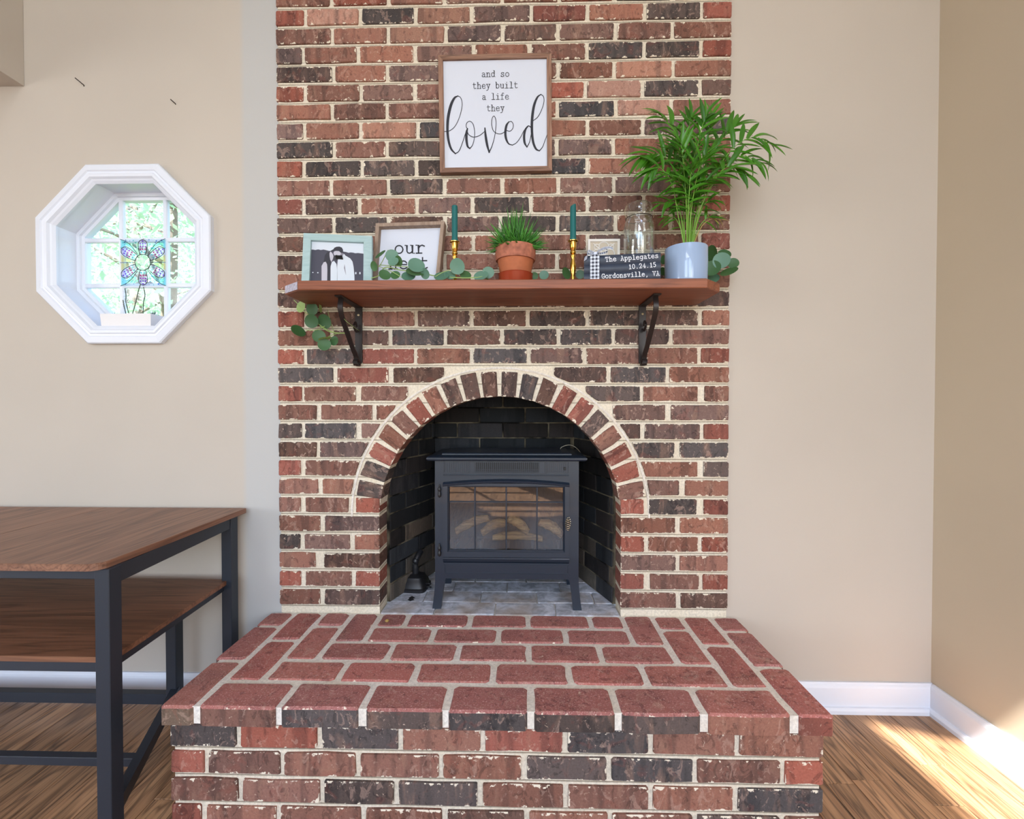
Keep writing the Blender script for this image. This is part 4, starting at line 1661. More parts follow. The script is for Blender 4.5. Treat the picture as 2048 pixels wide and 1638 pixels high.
def frame_rails(parent, Q, n, wid, d0, d1, mats, lip=None, name='frame_rail'):
    """four mitred rails; d0 = front, d1 = back offsets along n"""
    W = ((Q[1] - Q[0]).length + (Q[2] - Q[3]).length) / 2
    H = ((Q[3] - Q[0]).length + (Q[2] - Q[1]).length) / 2
    a, b = wid / W, wid / H
    oc = [(0, 0), (1, 0), (1, 1), (0, 1)]
    ic = [(a, b), (1 - a, b), (1 - a, 1 - b), (a, 1 - b)]
    di = d0 if lip is None else lip
    for k in range(4):
        j = (k + 1) % 4
        mb = MB()
        R = []
        for (o_, i_) in ((oc[k], ic[k]), (oc[j], ic[j])):
            R.append([quad_frame(Q, n, *o_, d1), quad_frame(Q, n, *o_, d0), quad_frame(Q, n, *i_, di), quad_frame(Q, n, *i_, d1)])
        mb.rings(R, True, True, True)
        mb.build(name, mats[k % 2], parent)


# --- the framed sign on the chimney
YSG = -0.022
QS = [PY(880, 345, YSG), PY(1104, 341, YSG), PY(1103, 105, YSG), PY(876, 110, YSG)]
sign = thing('framed_sign', tuple((QS[0] + QS[1]) / 2), 'large white sign with handwritten word loved in brown wood frame on the chimney', 'sign')
NF = Vector((0, -1, 0))
frame_rails(sign, QS, NF, .0165, 0.0, -0.021, ('frame_wood_x', 'frame_wood'))
mb = MB()
qa = [quad_frame(QS, NF, s_, t_, -.008) for s_, t_ in ((.03, .03), (.97, .03), (.97, .97), (.03, .97))]
qb = [quad_frame(QS, NF, s_, t_, -.016) for s_, t_ in ((.03, .03), (.97, .03), (.97, .97), (.03, .97))]
mb.rings([qb, qa], True, True, True)
panel = mb.build('panel', 'paper', sign)


def c4(x, y):
    return (860 + x / 6.065, 90 + y / 6.065)


def on_sign(p):
    return PY(p.x, p.y, YSG + .0072)


for s_, a, b in (('and so', (622, 388), (966, 382)), ('they built', (512, 530), (1070, 520)), ('a life', (628, 664), (962, 658)), ('they', (684, 802), (906, 798))):
    mb = MB()
    text(mb, s_, c4(*a), c4(*b), 8.3, 1.15, on_sign)
    tag(mb.build('lettering', 'ink', panel), kind='stuff')
STROKES = [
    # (points in the zoomed crop, thick factor per point)
    ([(160, 1050), (230, 1043), (300, 990), (352, 890), (385, 770), (388, 690), (368, 635), (338, 618)], [8] * 8),
    ([(338, 618), (295, 645), (252, 735), (220, 880), (212, 1030), (225, 1160), (258, 1262), (308, 1318)], [12, 26, 34, 34, 30, 28, 24, 14]),
    ([(308, 1318), (352, 1285), (392, 1190), (425, 1090), (452, 1015)], [12, 10, 9, 9, 9]),
    ([(452, 1015), (438, 985), (447, 945), (482, 925), (520, 955), (540, 1035), (538, 1130), (515, 1215), (482, 1255)], [10, 8, 8, 8, 8, 8, 8, 9, 12]),
    ([(482, 1255), (455, 1225), (442, 1140), (444, 1060), (454, 1015)], [14, 24, 30, 28, 14]),
    ([(450, 1050), (475, 1092), (530, 1117), (600, 1098), (662, 1050)], [9] * 5),
    ([(666, 1008), (676, 1110), (694, 1215), (718, 1300)], [14, 28, 28, 18]),
    ([(718, 1300), (752, 1225), (784, 1110), (800, 985), (798, 905), (777, 862), (754, 890), (748, 960), (766, 1035), (806, 1070), (860, 1078), (910, 1050)], [14, 10, 8, 8, 8, 8, 8, 8, 8, 8, 8, 8]),
    ([(932, 1036), (968, 1046), (1002, 1015), (1010, 965), (988, 928), (956, 932)], [8] * 6),
    ([(956, 932), (928, 975), (914, 1060), (924, 1140), (955, 1198), (1000, 1214)], [12, 26, 28, 26, 16, 9]),
    ([(1000, 1214), (1052, 1182), (1100, 1115), (1142, 1035), (1190, 982), (1226, 1000)], [9, 8, 8, 8, 12, 12]),
    ([(1190, 984), (1158, 1025), (1142, 1100), (1148, 1185), (1176, 1238)], [12, 24, 28, 26, 12]),
    ([(1176, 1238), (1206, 1180), (1226, 1090), (1234, 1010)], [12, 9, 9, 9]),
    ([(1255, 915), (1308, 872), (1354, 785), (1382, 690), (1376, 625), (1346, 598)], [8] * 6),
    ([(1346, 598), (1302, 635), (1262, 735), (1240, 880), (1236, 1030), (1250, 1170), (1284, 1258), (1326, 1284)], [10, 22, 30, 32, 30, 28, 24, 12]),
    ([(1326, 1284), (1366, 1235), (1396, 1155), (1422, 1088)], [12, 9, 8, 8])]
mb = MB()
for pts, ww in STROKES:
    pp = catmull([Vector((p[0], p[1], w_)) for p, w_ in zip(pts, ww)], 6)
    ribbon(mb, [c4(p.x, p.y) for p in pp], [max(p.z, 7.5) / 6.065 for p in pp], on_sign)
tag(mb.build('script_lettering', 'ink', panel), 'black handwritten word loved')


# --- leaning frames on the shelf
def lean_plane(y_bottom, lean, yaw=0.0):
    n = Vector((math.sin(yaw), -math.cos(yaw), 0))
    n = (n * math.cos(lean) + Vector((0, 0, 1)) * math.sin(lean)).normalized()
    return n


def lean_quad(o, n, tl, tr, wscale=1.0, bl=None, br_=None):
    TL, TR = PP(*tl, o, n), PP(*tr, o, n)
    BL, BR = PP(*bl, o, n), PP(*br_, o, n)
    # run the sides on down to the shelf
    def down(T, B):
        d = B - T
        return T + d * ((ZS1 + .0005 - T.z) / d.z)
    return [down(TL, BL), down(TR, BR), TR, TL]


# mint frame with a couple's photograph
o1 = Vector((-.55, -.135, ZS1))
n1 = lean_plane(-.135, .20, 0.06)
QM = lean_quad(o1, n1, (607, 466), (744, 472), bl=(603, 556), br_=(743.5, 557))
mint = thing('photo_frame', tuple((QM[0] + QM[1]) / 2), 'pale mint picture frame with black and white photo of a couple', 'picture frame')
frame_rails(mint, QM, n1, .027, .0, -.016, ('mint', 'mint'), lip=.004)


def c3_(x, y):
    return (590 + x / 12.047, 440 + y / 12.047)


def on_plane(o, n, d):
    oo = o + n * d
    return lambda p: PP(p[0], p[1], oo, n)


mb = MB()
g_ = on_plane(o1, n1, -.006)
LAY = 0


def lay(pts, mi, smooth=True):
    global LAY
    LAY += 1
    gg = on_plane(o1, n1, -.006 + .00012 * LAY)
    pp = [gg(c3_(*p)) for p in pts]
    mb.add(pp, [tuple(range(len(pp)))[::-1]], mi)


lay([(380, 480), (1650, 520), (1650, 1700), (370, 1700)], 0)
hills = [(370, 720), (420, 712), (490, 722), (560, 708), (620, 722), (690, 712), (760, 728), (830, 745), (900, 740), (1160, 760), (1230, 770), (1290, 790), (1340, 780), (1400, 786), (1450, 800), (1520, 795), (1650, 812), (1650, 1700), (360, 1700)]
lay(hills, 1)
lay([(1020, 1700), (1015, 1130), (1030, 960), (1050, 930), (1180, 815), (1220, 860), (1330, 925), (1385, 1000), (1410, 1120), (1430, 1320), (1440, 1700)], 3)     # shirt
lay([(1195, 1060), (1210, 1180), (1230, 1330), (1205, 1250), (1180, 1150)], 4)
lay([(1030, 960), (1120, 900), (1180, 815), (1110, 780), (1040, 840)], 4)       # neck
lay([(925, 800), (940, 760), (1000, 730), (1060, 745), (1110, 800), (1080, 870), (1010, 900), (950, 850), (935, 830)], 5)       # his face
lay([(930, 860), (1000, 840), (1060, 860), (1040, 940), (1010, 980), (930, 960)], 2)        # beard
lay([(860, 740), (930, 700), (945, 670), (1000, 645), (1070, 640), (1130, 665), (1158, 720), (1155, 790), (1110, 790), (1060, 750), (1000, 745), (930, 750), (870, 758)], 2)      # cap
lay([(640, 1700), (640, 1110), (690, 1020), (740, 1005), (775, 1070), (780, 1200), (770, 1700)], 5)     # her arm
lay([(855, 1700), (855, 1120), (890, 1010), (940, 985), (1000, 1060), (1015, 1200), (1010, 1700)], 3)   # dress
lay([(830, 790), (860, 760), (900, 800), (930, 870), (915, 930), (880, 1010), (850, 960), (835, 880)], 5)    # her face
lay([(690, 1010), (720, 850), (780, 770), (835, 765), (830, 860), (850, 960), (860, 1080), (850, 1250), (830, 1700), (775, 1700), (785, 1200), (770, 1050), (735, 1000)], 2)     # hair
for q in ((430, 1265), (550, 1270), (1465, 1280), (1565, 1280)):
    lay([(q[0] + 18 * math.cos(t), q[1] + (30 if q[0] > 1000 else 14) * math.sin(t)) for t in [2 * PI * i / 8 for i in range(8)]][::-1], 3)
ph = mb.build('photo_print', ['photo_white', 'photo_dark', 'photo_black', 'photo_white', 'photo_mid', 'skin_grey'], mint)
tag(ph, 'black and white photo of a couple before dark hills')
mb = MB()
mb.add([QM[0].lerp(QM[1], .5) + Vector((-.012, .02, .12)), QM[0].lerp(QM[1], .5) + Vector((.012, .02, .12)), Vector(((QM[0].x + QM[1].x) / 2 + .012, -.03, ZS1 + .001)), Vector(((QM[0].x + QM[1].x) / 2 - .012, -.03, ZS1 + .001))], [(0, 1, 2, 3)])
mb.build('easel_back', 'black', mint)

# our nest sign, leaning on the bricks
o2 = Vector((-.33, -.085, ZS1))
n2 = lean_plane(-.085, .16, -0.05)
QN = lean_quad(o2, n2, (751.5, 446.5), (889, 442), bl=(744, 556), br_=(878, 556))
nest = thing('framed_sign', tuple((QN[0] + QN[1]) / 2), 'white our nest sign in weathered wood shadow-box frame leaning on the chimney', 'sign')
frame_rails(nest, QN, n2, .0125, 0.0, -.032, ('frame_grey', 'frame_grey'))
mb = MB()
st = ((.04, .04), (.96, .04), (.96, .96), (.04, .96))
mb.rings([[quad_frame(QN, n2, *q, -.030) for q in st], [quad_frame(QN, n2, *q, -.022) for q in st]], True, True, True)
npanel = mb.build('panel', 'paper', nest)
gn = on_plane(o2, n2, -.0212)
for s_, a, b, in (('our', (787.5, 507), (851.5, 506)), ('nest', (776, 538), (858, 537))):
    mb = MB()
    text(mb, s_, a, b, 15.8, 2.5, gn)
    tag(mb.build('lettering', 'ink', npanel), kind='stuff')

# ------------------------------------------------------------------ candlesticks and candles
def candle(xpx, ytop, yjoin, Y, slant, lab_stick, lab_candle):
    c = PY(xpx, yjoin, Y)
    zb_ = ZS1
    H = c.z - zb_
    t = thing('candlestick', (c.x, Y, zb_), lab_stick, 'candlestick')
    base = [(.0, 0), (.030, 0), (.031, .004), (.027, .008), (.016, .013), (.010, .018), (.007, .022)]
    mb = MB()
    mb.lathe(base, (c.x, Y, zb_), 26)
    mb.build('foot', 'brass', t, True)
    k = H
    stem = [(.007, .020), (.0055, .025), (.0075, .032), (.0055, .037), (.0085, .05), (.0105, .062), (.009, .075), (.0065, .088), (.0055, .094), (.0085, .099), (.0085, .103), (.006, .108), (.0065, k - .042), (.0095, k - .040), (.0095, k - .036), (.0075, k - .032), (.0095, k - .027), (.0105, k - .024)]
    stem = [(r, min(z, k - .024)) for r, z in stem]
    zs_ = [z for r, z in stem]
    mb = MB()
    mb.lathe(stem, (c.x, Y, zb_), 20)
    mb.build('stem', 'brass', t, True)
    mb = MB()
    mb.lathe([(.0095, k - .024), (.0108, k - .02), (.0112, k - .004), (.0165, k - .002), (.0168, k), (.0105, k + .001)], (c.x, Y, zb_), 24)
    mb.build('cup', 'brass', t, True)
    top_ = PY(xpx, ytop, Y).z
    mb = MB()
    seg = 20
    R = []
    for r, z, sl in ((.0085, c.z - .012, 0), (.0105, c.z + .0005, 0), (.0112, c.z + .004, 0), (.0108, c.z + .009, 0), (.0098, c.z + .011, 0), (.0098, top_ - .004, slant), (.0088, top_, slant), (0.002, top_ + .0005, slant * .3)):
        R.append([(c.x + r * math.cos(2 * PI * j / seg), Y + r * math.sin(2 * PI * j / seg), z + sl * math.cos(2 * PI * j / seg)) for j in range(seg)])
    mb.rings(R, True, True, True)
    o = mb.build('candle', 'teal_wax', None, True)
    tag(o, lab_candle, 'candle')


candle(909.5, 412, 484, -.15, .0, 'brass candlestick standing behind a round eucalyptus leaf', 'teal taper candle with flat top in brass holder by the our nest sign')
candle(1146, 411, 482, -.15, .0045, 'brass candlestick standing beside the stacked books', 'teal taper candle with slanted top in brass holder by the books')

# ------------------------------------------------------------------ terracotta pot with a spiky succulent
YP = -0.145
cp = PY(1031, 500, YP)
terr = thing('potted_succulent', (cp.x, YP, ZS1), 'spiky green succulent in a terracotta pot on a glossy saucer', 'potted plant')
zr = PY(1031, 485, YP - .05).z - ZS1
rw = (PY(1071, 495, YP).x - PY(991, 495, YP).x) / 2
rb = (PY(1062, 540, YP).x - PY(1001, 540, YP).x) / 2
zrim = PY(1031, 513, YP - .05).z - ZS1
mb = MB()
mb.lathe([(.0, .012), (rb * .86, .012), (rb * .9, .016), (rw * .90, zrim), (rw * .90, zrim + .004), (rw * .8, zrim + .004)], (cp.x, YP, ZS1), 36)
mb.build('pot', 'terracotta', terr, True)
mb = MB()
mb.lathe([(rw * .88, zrim), (rw * .97, zrim), (rw, zrim + .004), (rw * 1.01, zr - .006), (rw * .99, zr), (rw * .92, zr), (rw * .90, zr - .012), (rw * .88, zrim)], (cp.x, YP, ZS1), 36, cap=False)
mb.build('rim', 'terracotta_rim', terr, True)
mb = MB()
mb.lathe([(0, zr - .012), (rw * .9, zr - .012), (rw * .9, zr - .016), (0, zr - .016)], (cp.x, YP, ZS1), 24)
mb.build('soil', 'soil', terr)
mb = MB()
rs = (PY(1065, 545, YP).x - PY(994, 545, YP).x) / 2
zsa = PY(1031, 541, YP - .05).z - ZS1
mb.lathe([(0, 0), (rs * .92, 0), (rs * .95, .003), (rs * .97, zsa - .002), (rs, zsa), (rs * .97, zsa + .001), (rs * .93, zsa - .002), (rs * .9, .01), (0, .010)], (cp.x, YP, ZS1), 40, cap=False)
mb.build('saucer', 'saucer', terr, True)


def leaf_blade(L, w, curve, n=6, fold=.25):
    """pointed blade along +X, drooping in -Z; unit builder returning MB"""
    mb = MB()
    Ls, Cs, Rs = [], [], []
    for i in range(n + 1):
        t = i / n
        x_ = L * t
        z_ = curve * L * t * t
        ww = w * (math.sin(PI * min(1, .12 + .88 * t)) ** .7 if t < 1 else 0.0)
        Ls.append((x_, ww / 2, z_ + fold * ww))
        Cs.append((x_, 0, z_))
        Rs.append((x_, -ww / 2, z_ + fold * ww))
    b = mb.add(Ls + Cs + Rs, [])
    m = n + 1
    for i in range(n):
        mb.f += [(b + i, b + m + i, b + m + i + 1, b + i + 1), (b + m + i, b + 2 * m + i, b + 2 * m + i + 1, b + m + i + 1)]
        mb.mi += [0, 0]
    return mb


def mesh_of(mb, name, mat, smooth=True):
    me = bpy.data.meshes.new(name)
    me.from_pydata([tuple(p) for p in mb.v], [], mb.f)
    for m in (mat if isinstance(mat, (list, tuple)) else [mat]):
        me.materials.append(M[m])
    for p, k in zip(me.polygons, mb.mi):
        p.use_smooth = smooth
        p.material_index = k
    me.update()
    return me


def place(me, name, parent, origin, xdir, zhint=(0, 0, 1), scale=1.0, roll=0.0):
    xd = Vector(xdir).normalized()
    yd = Vector(zhint).cross(xd)
    if yd.length < 1e-3:
        yd = Vector((0, 1, 0)).cross(xd)
    yd.normalize()
    zd = xd.cross(yd)
    m = Matrix((xd, yd, zd)).transposed()
    if roll:
        m = m @ Matrix.Rotation(roll, 3, 'X')
    sc = Vector(scale) if not isinstance(scale, (int, float)) else Vector((scale,) * 3)
    m4 = m.to_4x4() @ Matrix.Diagonal(sc).to_4x4()
    m4.translation = Vector(origin) - WLOC[parent]
    o = bpy.data.objects.new(name, me)
    col.objects.link(o)
    o.parent = parent
    o.matrix_local = m4
    WLOC[o] = Vector(origin)
    return o


def spike(L, w, n=5, droop=-.15):
    """thick three-sided succulent spike along +X"""
    mb = MB()
    R = []
    for i in range(n + 1):
        t = i / n
        ww = w * (1 - t ** 1.4) + .0002
        z_ = droop * L * t * t
        R.append([(L * t, ww / 2, z_ + ww * .12), (L * t, 0, z_ - ww * .28), (L * t, -ww / 2, z_ + ww * .12), (L * t, 0, z_ - ww * .02)])
    mb.rings(R, True, True, True)
    return mb


SPK = [mesh_of(spike(1, .19, 5, d), 'succulent_leaf', 'spiky') for d in (-.05, -.18, -.35)]
lr = random.Random(31)
soilz = ZS1 + zr - .012
rosettes = [(0, 0, 1.15), (-.028, -.01, 1.0), (.03, -.008, 1.0), (-.012, -.03, .85), (.014, -.03, .85), (.0, .028, 1.0), (-.035, .02, .9), (.036, .02, .9)]
for (ox, oy, k) in rosettes:
    base = Vector((cp.x + ox, YP + oy, soilz))
    out_ = Vector((ox, oy, 0))
    for i in range(26):
        el = math.radians(lr.uniform(12, 88))
        az = lr.uniform(0, 2 * PI)
        d = Vector((math.cos(az) * math.cos(el), math.sin(az) * math.cos(el), math.sin(el))) + out_ * 14
        if d.z < .1:
            d.z = .1 + lr.uniform(0, .2)
        L = k * lr.uniform(.06, .09)
        if el > 1.1:
            L *= 1.15
        place(lr.choice(SPK), 'leaf', terr, base, d, scale=L)
arcs = []
for i in range(46):
    a_ = math.radians(-6 + 192 * (i + .5) / 46)
    k_ = lr.uniform(.78, 1.04)
    arcs.append((1030 + 62 * k_ * math.cos(a_), 490 - (42 + 40 * abs(math.sin(a_)) ** 1.5) * k_ * math.sin(a_) + 8 * abs(math.cos(a_)), 0 if math.sin(a_) > .8 else (1 if math.sin(a_) > .25 else 2)))
for (tx, ty, dr) in tuple(arcs) + ((970, 486, 2), (975, 512, 2), (981, 508, 2), (968, 450, 1), (1086, 452, 1), (1084, 494, 1), (1086, 470, 1), (1046, 402, 0), (1033, 411, 0), (1064, 416, 0), (995, 428, 1), (1078, 430, 1), (1022, 417, 0), (972, 470, 1)):
    tip = PY(tx, ty, YP + lr.uniform(-.06, .02))
    base = Vector((cp.x + (tip.x - cp.x) * .35, YP - .02, soilz + .006))
    d = tip - base
    L = d.length
    me = SPK[dr]
    d2 = d + Vector((0, 0, (.05, .18, .35)[dr] * L))
    place(me, 'leaf', terr, base, d2, scale=(L, .062, .062))

# ------------------------------------------------------------------ blue-grey pot with a parlour palm
YB = -0.165
cb_ = PY(1372, 520, YB)
palm = thing('potted_palm', (cb_.x, YB, ZS1), 'bushy green parlour palm in a smooth blue-grey glazed pot', 'potted plant')
rp = (PY(1413.5, 520, YB).x - PY(1331, 520, YB).x) / 2
zp = PY(1372, 483.5, YB - rp).z - ZS1
mb = MB()
mb.lathe([(0, 0), (rp * .93, 0), (rp * .97, .004), (rp * .985, .012), (rp, zp * .5), (rp, zp - .002), (rp * .985, zp), (rp * .94, zp), (rp * .925, zp - .003), (rp * .92, zp - .03), (0, zp - .03)], (cb_.x, YB, ZS1), 48)
mb.build('pot', 'blue_pot', palm, True, auto=60)
mb = MB()
mb.lathe([(0, zp - .018), (rp * .92, zp - .018), (rp * .92, zp - .022), (0, zp - .022)], (cb_.x, YB, ZS1), 24)
mb.build('soil', 'soil', palm)
LFL = [mesh_of(leaf_blade(1, .215, c_, 7), 'palm_leaflet', 'palm') for c_ in (-.1, -.28, -.5)]
DRY = mesh_of(leaf_blade(1, .15, -.3, 6), 'dry_leaflet', 'palm_dry')
fr2 = random.Random(77)


def frond(pts, nl, ll, start=.45, dry=False, spread=.9, thick=.0016):
    """pts: (px, py, Y) control points from soil to tip"""
    P = catmull([PY(*p) for p in pts], 7)
    n = len(P)
    mb = MB()
    mb.tube(P, [thick * (1 - .65 * i / (n - 1)) for i in range(n)], 6)
    st = mb.build('frond', 'palm_dry' if dry else 'palm_stem', palm, True)
    i0 = int(n * start)
    for k in range(nl):
        u = i0 + (n - 1 - i0) * (k / (nl - 1)) ** .95
        i = min(int(u), n - 2)
        p = P[i].lerp(P[i + 1], u - i)
        tg = (P[i + 1] - P[i]).normalized()
        side = 1 if k % 2 else -1
        lat = tg.cross(Vector((0, -1, .35))).normalized() * side
        t = k / (nl - 1)
        d = tg * (.35 + .75 * t) + lat * spread * (1.1 - .75 * t) + Vector((0, fr2.uniform(-.35, .2), fr2.uniform(-.12, .1)))
        L = ll * (.62 + .5 * math.sin(PI * (.2 + .65 * t))) * fr2.uniform(.82, 1.12)
        me = DRY if dry else fr2.choice(LFL)
        place(me, 'leaflet', st, p, d, zhint=(fr2.uniform(-.3, .3), -.7, .7), scale=(L, L * fr2.uniform(.75, 1.05), L))


SB_ = (1376, 484)
frond([(1370, 490, YB), (1366, 400, YB), (1357, 300, YB), (1343, 255, YB), (1322, 232, YB - .02)], 11, .075, .5)
frond([(1368, 490, YB), (1360, 420, YB), (1345, 335, YB - .02), (1318, 308, YB - .03), (1284, 315, YB - .04)], 16, .075, .48)
frond([(1368, 490, YB - .02), (1356, 430, YB - .03), (1344, 370, YB - .05), (1320, 335, YB - .06), (1300, 345, YB - .07)], 13, .07, .45)
frond([(1376, 490, YB), (1374, 400, YB), (1372, 310, YB + .02), (1376, 262, YB), (1382, 234, YB)], 13, .07, .45)
frond([(1378, 490, YB), (1382, 400, YB - .01), (1392, 310, YB - .02), (1402, 262, YB - .02), (1412, 230, YB - .02)], 14, .075, .45)
frond([(1380, 490, YB), (1390, 400, YB + .02), (1404, 320, YB + .03), (1416, 270, YB + .03), (1424, 232, YB + .03)], 12, .07, .5)
frond([(1382, 490, YB), (1396, 410, YB), (1422, 320, YB), (1450, 272, YB), (1474, 250, YB)], 14, .075, .45)
frond([(1382, 490, YB), (1400, 410, YB - .02), (1450, 315, YB - .03), (1500, 276, YB - .04), (1546, 290, YB - .04)], 17, .075, .42)
frond([(1384, 490, YB), (1402, 420, YB), (1440, 345, YB - .03), (1480, 312, YB - .04), (1524, 326, YB - .05)], 15, .07, .42)
frond([(1384, 490, YB), (1400, 420, YB - .03), (1432, 355, YB - .05), (1462, 332, YB - .06), (1492, 350, YB - .07)], 14, .07, .42)
frond([(1374, 490, YB - .02), (1372, 400, YB - .05), (1366, 320, YB - .06), (1362, 285, YB - .07)], 12, .07, .4)
frond([(1378, 490, YB - .02), (1384, 410, YB - .05), (1396, 345, YB - .07), (1410, 310, YB - .09)], 13, .07, .4)
frond([(1376, 490, YB + .02), (1370, 400, YB + .05), (1362, 330, YB + .06), (1352, 290, YB + .06)], 12, .065, .4)
frond([(1380, 490, YB + .02), (1396, 410, YB + .06), (1420, 350, YB + .07), (1446, 330, YB + .07)], 12, .065, .4)
frond([(1376, 490, YB), (1377, 420, YB - .06), (1380, 360, YB - .08), (1386, 330, YB - .1)], 12, .065, .35)
frond([(1370, 490, YB), (1364, 440, YB - .02), (1350, 405, YB - .03), (1322, 408, YB - .04)], 7, .05, .5)
frond([(1368, 490, YB), (1362, 460, YB), (1350, 436, YB - .01), (1336, 436, YB - .01)], 7, .04, .4)
frond([(1384, 490, YB), (1396, 440, YB), (1412, 405, YB - .02), (1428, 402, YB - .03)], 8, .05, .4)
frond([(1384, 490, YB), (1398, 455, YB + .01), (1414, 436, YB), (1428, 436, YB)], 7, .045, .4)
frond([(1386, 490, YB), (1404, 452, YB), (1424, 438, YB), (1442, 440, YB)], 5, .03, .55, True)
frond([(1374, 490, YB), (1376, 440, YB + .04), (1374, 400, YB + .06), (1366, 372, YB + .06)], 11, .06, .3)
frond([(1378, 490, YB), (1384, 440, YB + .05), (1394, 395, YB + .06), (1404, 370, YB + .06)], 11, .06, .3)

for (mx_, my_, tx_, ty_, dy_) in ((1362, 350, 1340, 300, .0), (1372, 340, 1352, 270, -.04), (1384, 335, 1398, 280, -.05), (1394, 345, 1432, 296, -.03), (1380, 360, 1376, 300, .03), (1366, 372, 1330, 352, -.05), (1398, 372, 1440, 352, -.05)):
    frond([(1376, 490, YB), (1376, 430, YB + dy_ * .4), (mx_, my_, YB + dy_), (tx_, ty_, YB + dy_ * 1.4)], 13, .066, .38)

# ------------------------------------------------------------------ three stacked books, ribbon, jar and tile
BYAW = math.atan2(-.030, .235)
R_FRONT = PZ(1321, 557, ZS1)
bl_ = PY(1168, 540, -.214)
br2 = PY(1321.5, 540, -.245)
bu = Vector((br2.x - bl_.x, br2.y - bl_.y, 0))
BW = bu.length
bu.normalize()
bv = Vector((-bu.y, bu.x, 0))
BO = Vector((bl_.x, bl_.y, ZS1))
BT = [0.0265, .0255, .0285]
nb = -bv
zc = 0.0005
bnames = (('Gordonsville, VA', (1203, 557), (1319.5, 551), 'navy book lettered Gordonsville, VA at the bottom of the stack'),
          ('10.24.15', (1257, 538.2), (1313, 533.4), 'navy book lettered 10.24.15 between the other two'),
          ('The Applegates', (1210.5, 523.6), (1317.5, 515.4), 'navy book lettered The Applegates on top of the stack'))
BD = 0.155
for k in range(3):
    txt, a, b, lab = bnames[k]
    h = BT[k]
    xf = Matrix((bu, bv, Vector((0, 0, 1)))).transposed().to_4x4()
    xf.translation = BO + Vector((0, 0, zc))
    t = thing('book', tuple(BO + bu * BW / 2 + bv * BD / 2 + Vector((0, 0, zc))), lab, 'book', 'stacked navy books')
    mb = MB(xf)
    n = 8
    th = .0025
    # cover: back board, rounded spine, front board as one swept strip
    R = []
    prof = [(BD, 0), (.006, 0)] + [(.004 - .004 * math.sin(PI * i / n), h * i / n) for i in range(n + 1)] + [(.006, h), (BD, h)]
    inner = [(BD, th), (.007, th)] + [(.0065, th + (h - 2 * th) * i / n) for i in range(n + 1)] + [(.007, h - th), (BD, h - th)]
    for x_ in (0, BW):
        R.append([(x_, p[0], p[1]) for p in prof] + [(x_, p[0], p[1]) for p in inner[::-1]])
    mb.rings(R, True, True, True)
    cov = mb.build('cover', 'book', t, True, auto=35)
    mb = MB(xf)
    mb.box((.003, .0066, th), (BW - .003, BD - .004, h - th))
    mb.build('pages', 'pages', t)
    oo = BO + nb * .0006
    gt = on_plane(oo, nb, 0)
    mb = MB()
    text(mb, txt, a, b, 6.3, 1.0, gt)
    tag(mb.build('lettering', 'white_ink', cov), kind='stuff')
    zc += h + .0003
ZBK = ZS1 + zc


def strip(name, path, wid, side, parent, uvs=2.5, mat='gingham'):
    """ribbon strip along path (world points), width along 'side'"""
    P = [Vector(p) for p in path]
    mb = MB()
    n = len(P)
    sv = side if isinstance(side, list) else [Vector(side)] * n
    b = mb.add([P[i] + sv[i] * wid / 2 for i in range(n)] + [P[i] - sv[i] * wid / 2 for i in range(n)], [])
    L = [0]
    for i in range(1, n):
        L.append(L[-1] + (P[i] - P[i - 1]).length)
    for i in range(n - 1):
        mb.f.append((b + i, b + i + 1, b + n + i + 1, b + n + i))
        mb.mi.append(0)
    o = mb.build(name, mat, parent, True)
    uv = o.data.uv_layers.new(name='UVMap')
    cell = wid / 2.5
    for lp in o.data.loops:
        vi = lp.vertex_index
        i = vi % n
        uv.data[lp.index].uv = (uvs if vi < n else 0.0, L[i] / cell / 1.0)
    return o


rx_ = PY(1189.5, 530, -.22)
ru = (rx_ - BO).dot(bu)
rib = thing('gingham_ribbon', tuple(BO + bu * ru + Vector((0, 0, zc))), 'black and white gingham ribbon tied in a bow around the stacked books', 'ribbon')


def bk(u, v, z):
    return BO + bu * u + bv * v + Vector((0, 0, z))


hh = zc
strip('band', [bk(ru, .06, hh + .0012), bk(ru, .02, hh + .0012), bk(ru, .0, hh + .001), bk(ru, -.0025, hh - .003), bk(ru, -.0028, hh * .66), bk(ru, -.0028, hh * .33), bk(ru, -.0028, .004)], .0275, bu, rib)
kn = bk(ru + .002, .004, hh + .006)
mb = MB()
mb.lathe([(0, -.006), (.005, -.004), (.0065, 0), (.005, .004), (0, .006)], tuple(kn), 10)
mb.build('knot', 'gingham', rib, True)
strip('loop', catmull([kn, kn + bu * .012 + Vector((0, 0, .008)), kn + bu * .030 + Vector((0, -.003, .013)), kn + bu * .036 + Vector((0, -.004, .004)), kn + bu * .02 + Vector((0, -.003, -.001)), kn], 5), .016, [(bv * .8 + Vector((0, 0, .6))).normalized()] * 26, rib)
strip('loop', catmull([kn, kn - bu * .010 + Vector((0, 0, .006)), kn - bu * .022 + Vector((0, -.004, .008)), kn - bu * .026 + Vector((0, -.005, .0)), kn - bu * .012 + Vector((0, -.003, -.001)), kn], 5), .014, [(bv * .7 + Vector((0, 0, .7))).normalized()] * 26, rib)
strip('tail', catmull([kn, kn - bu * .014 + Vector((0, -.004, .002)), kn - bu * .028 + Vector((0, -.008, -.008)), kn - bu * .032 + Vector((0, -.010, -.022))], 5), .012, [(bv * .3 + bu * .6 + Vector((0, 0, .5))).normalized()] * 16, rib)
strip('tail', catmull([kn, kn + bu * .020 + Vector((0, -.006, .012)), kn + bu * .040 + Vector((0, -.008, .014)), kn + bu * .052 + Vector((0, -.008, .010))], 5), .010, [(bv * .5 + Vector((0, 0, .8))).normalized()] * 16, rib)

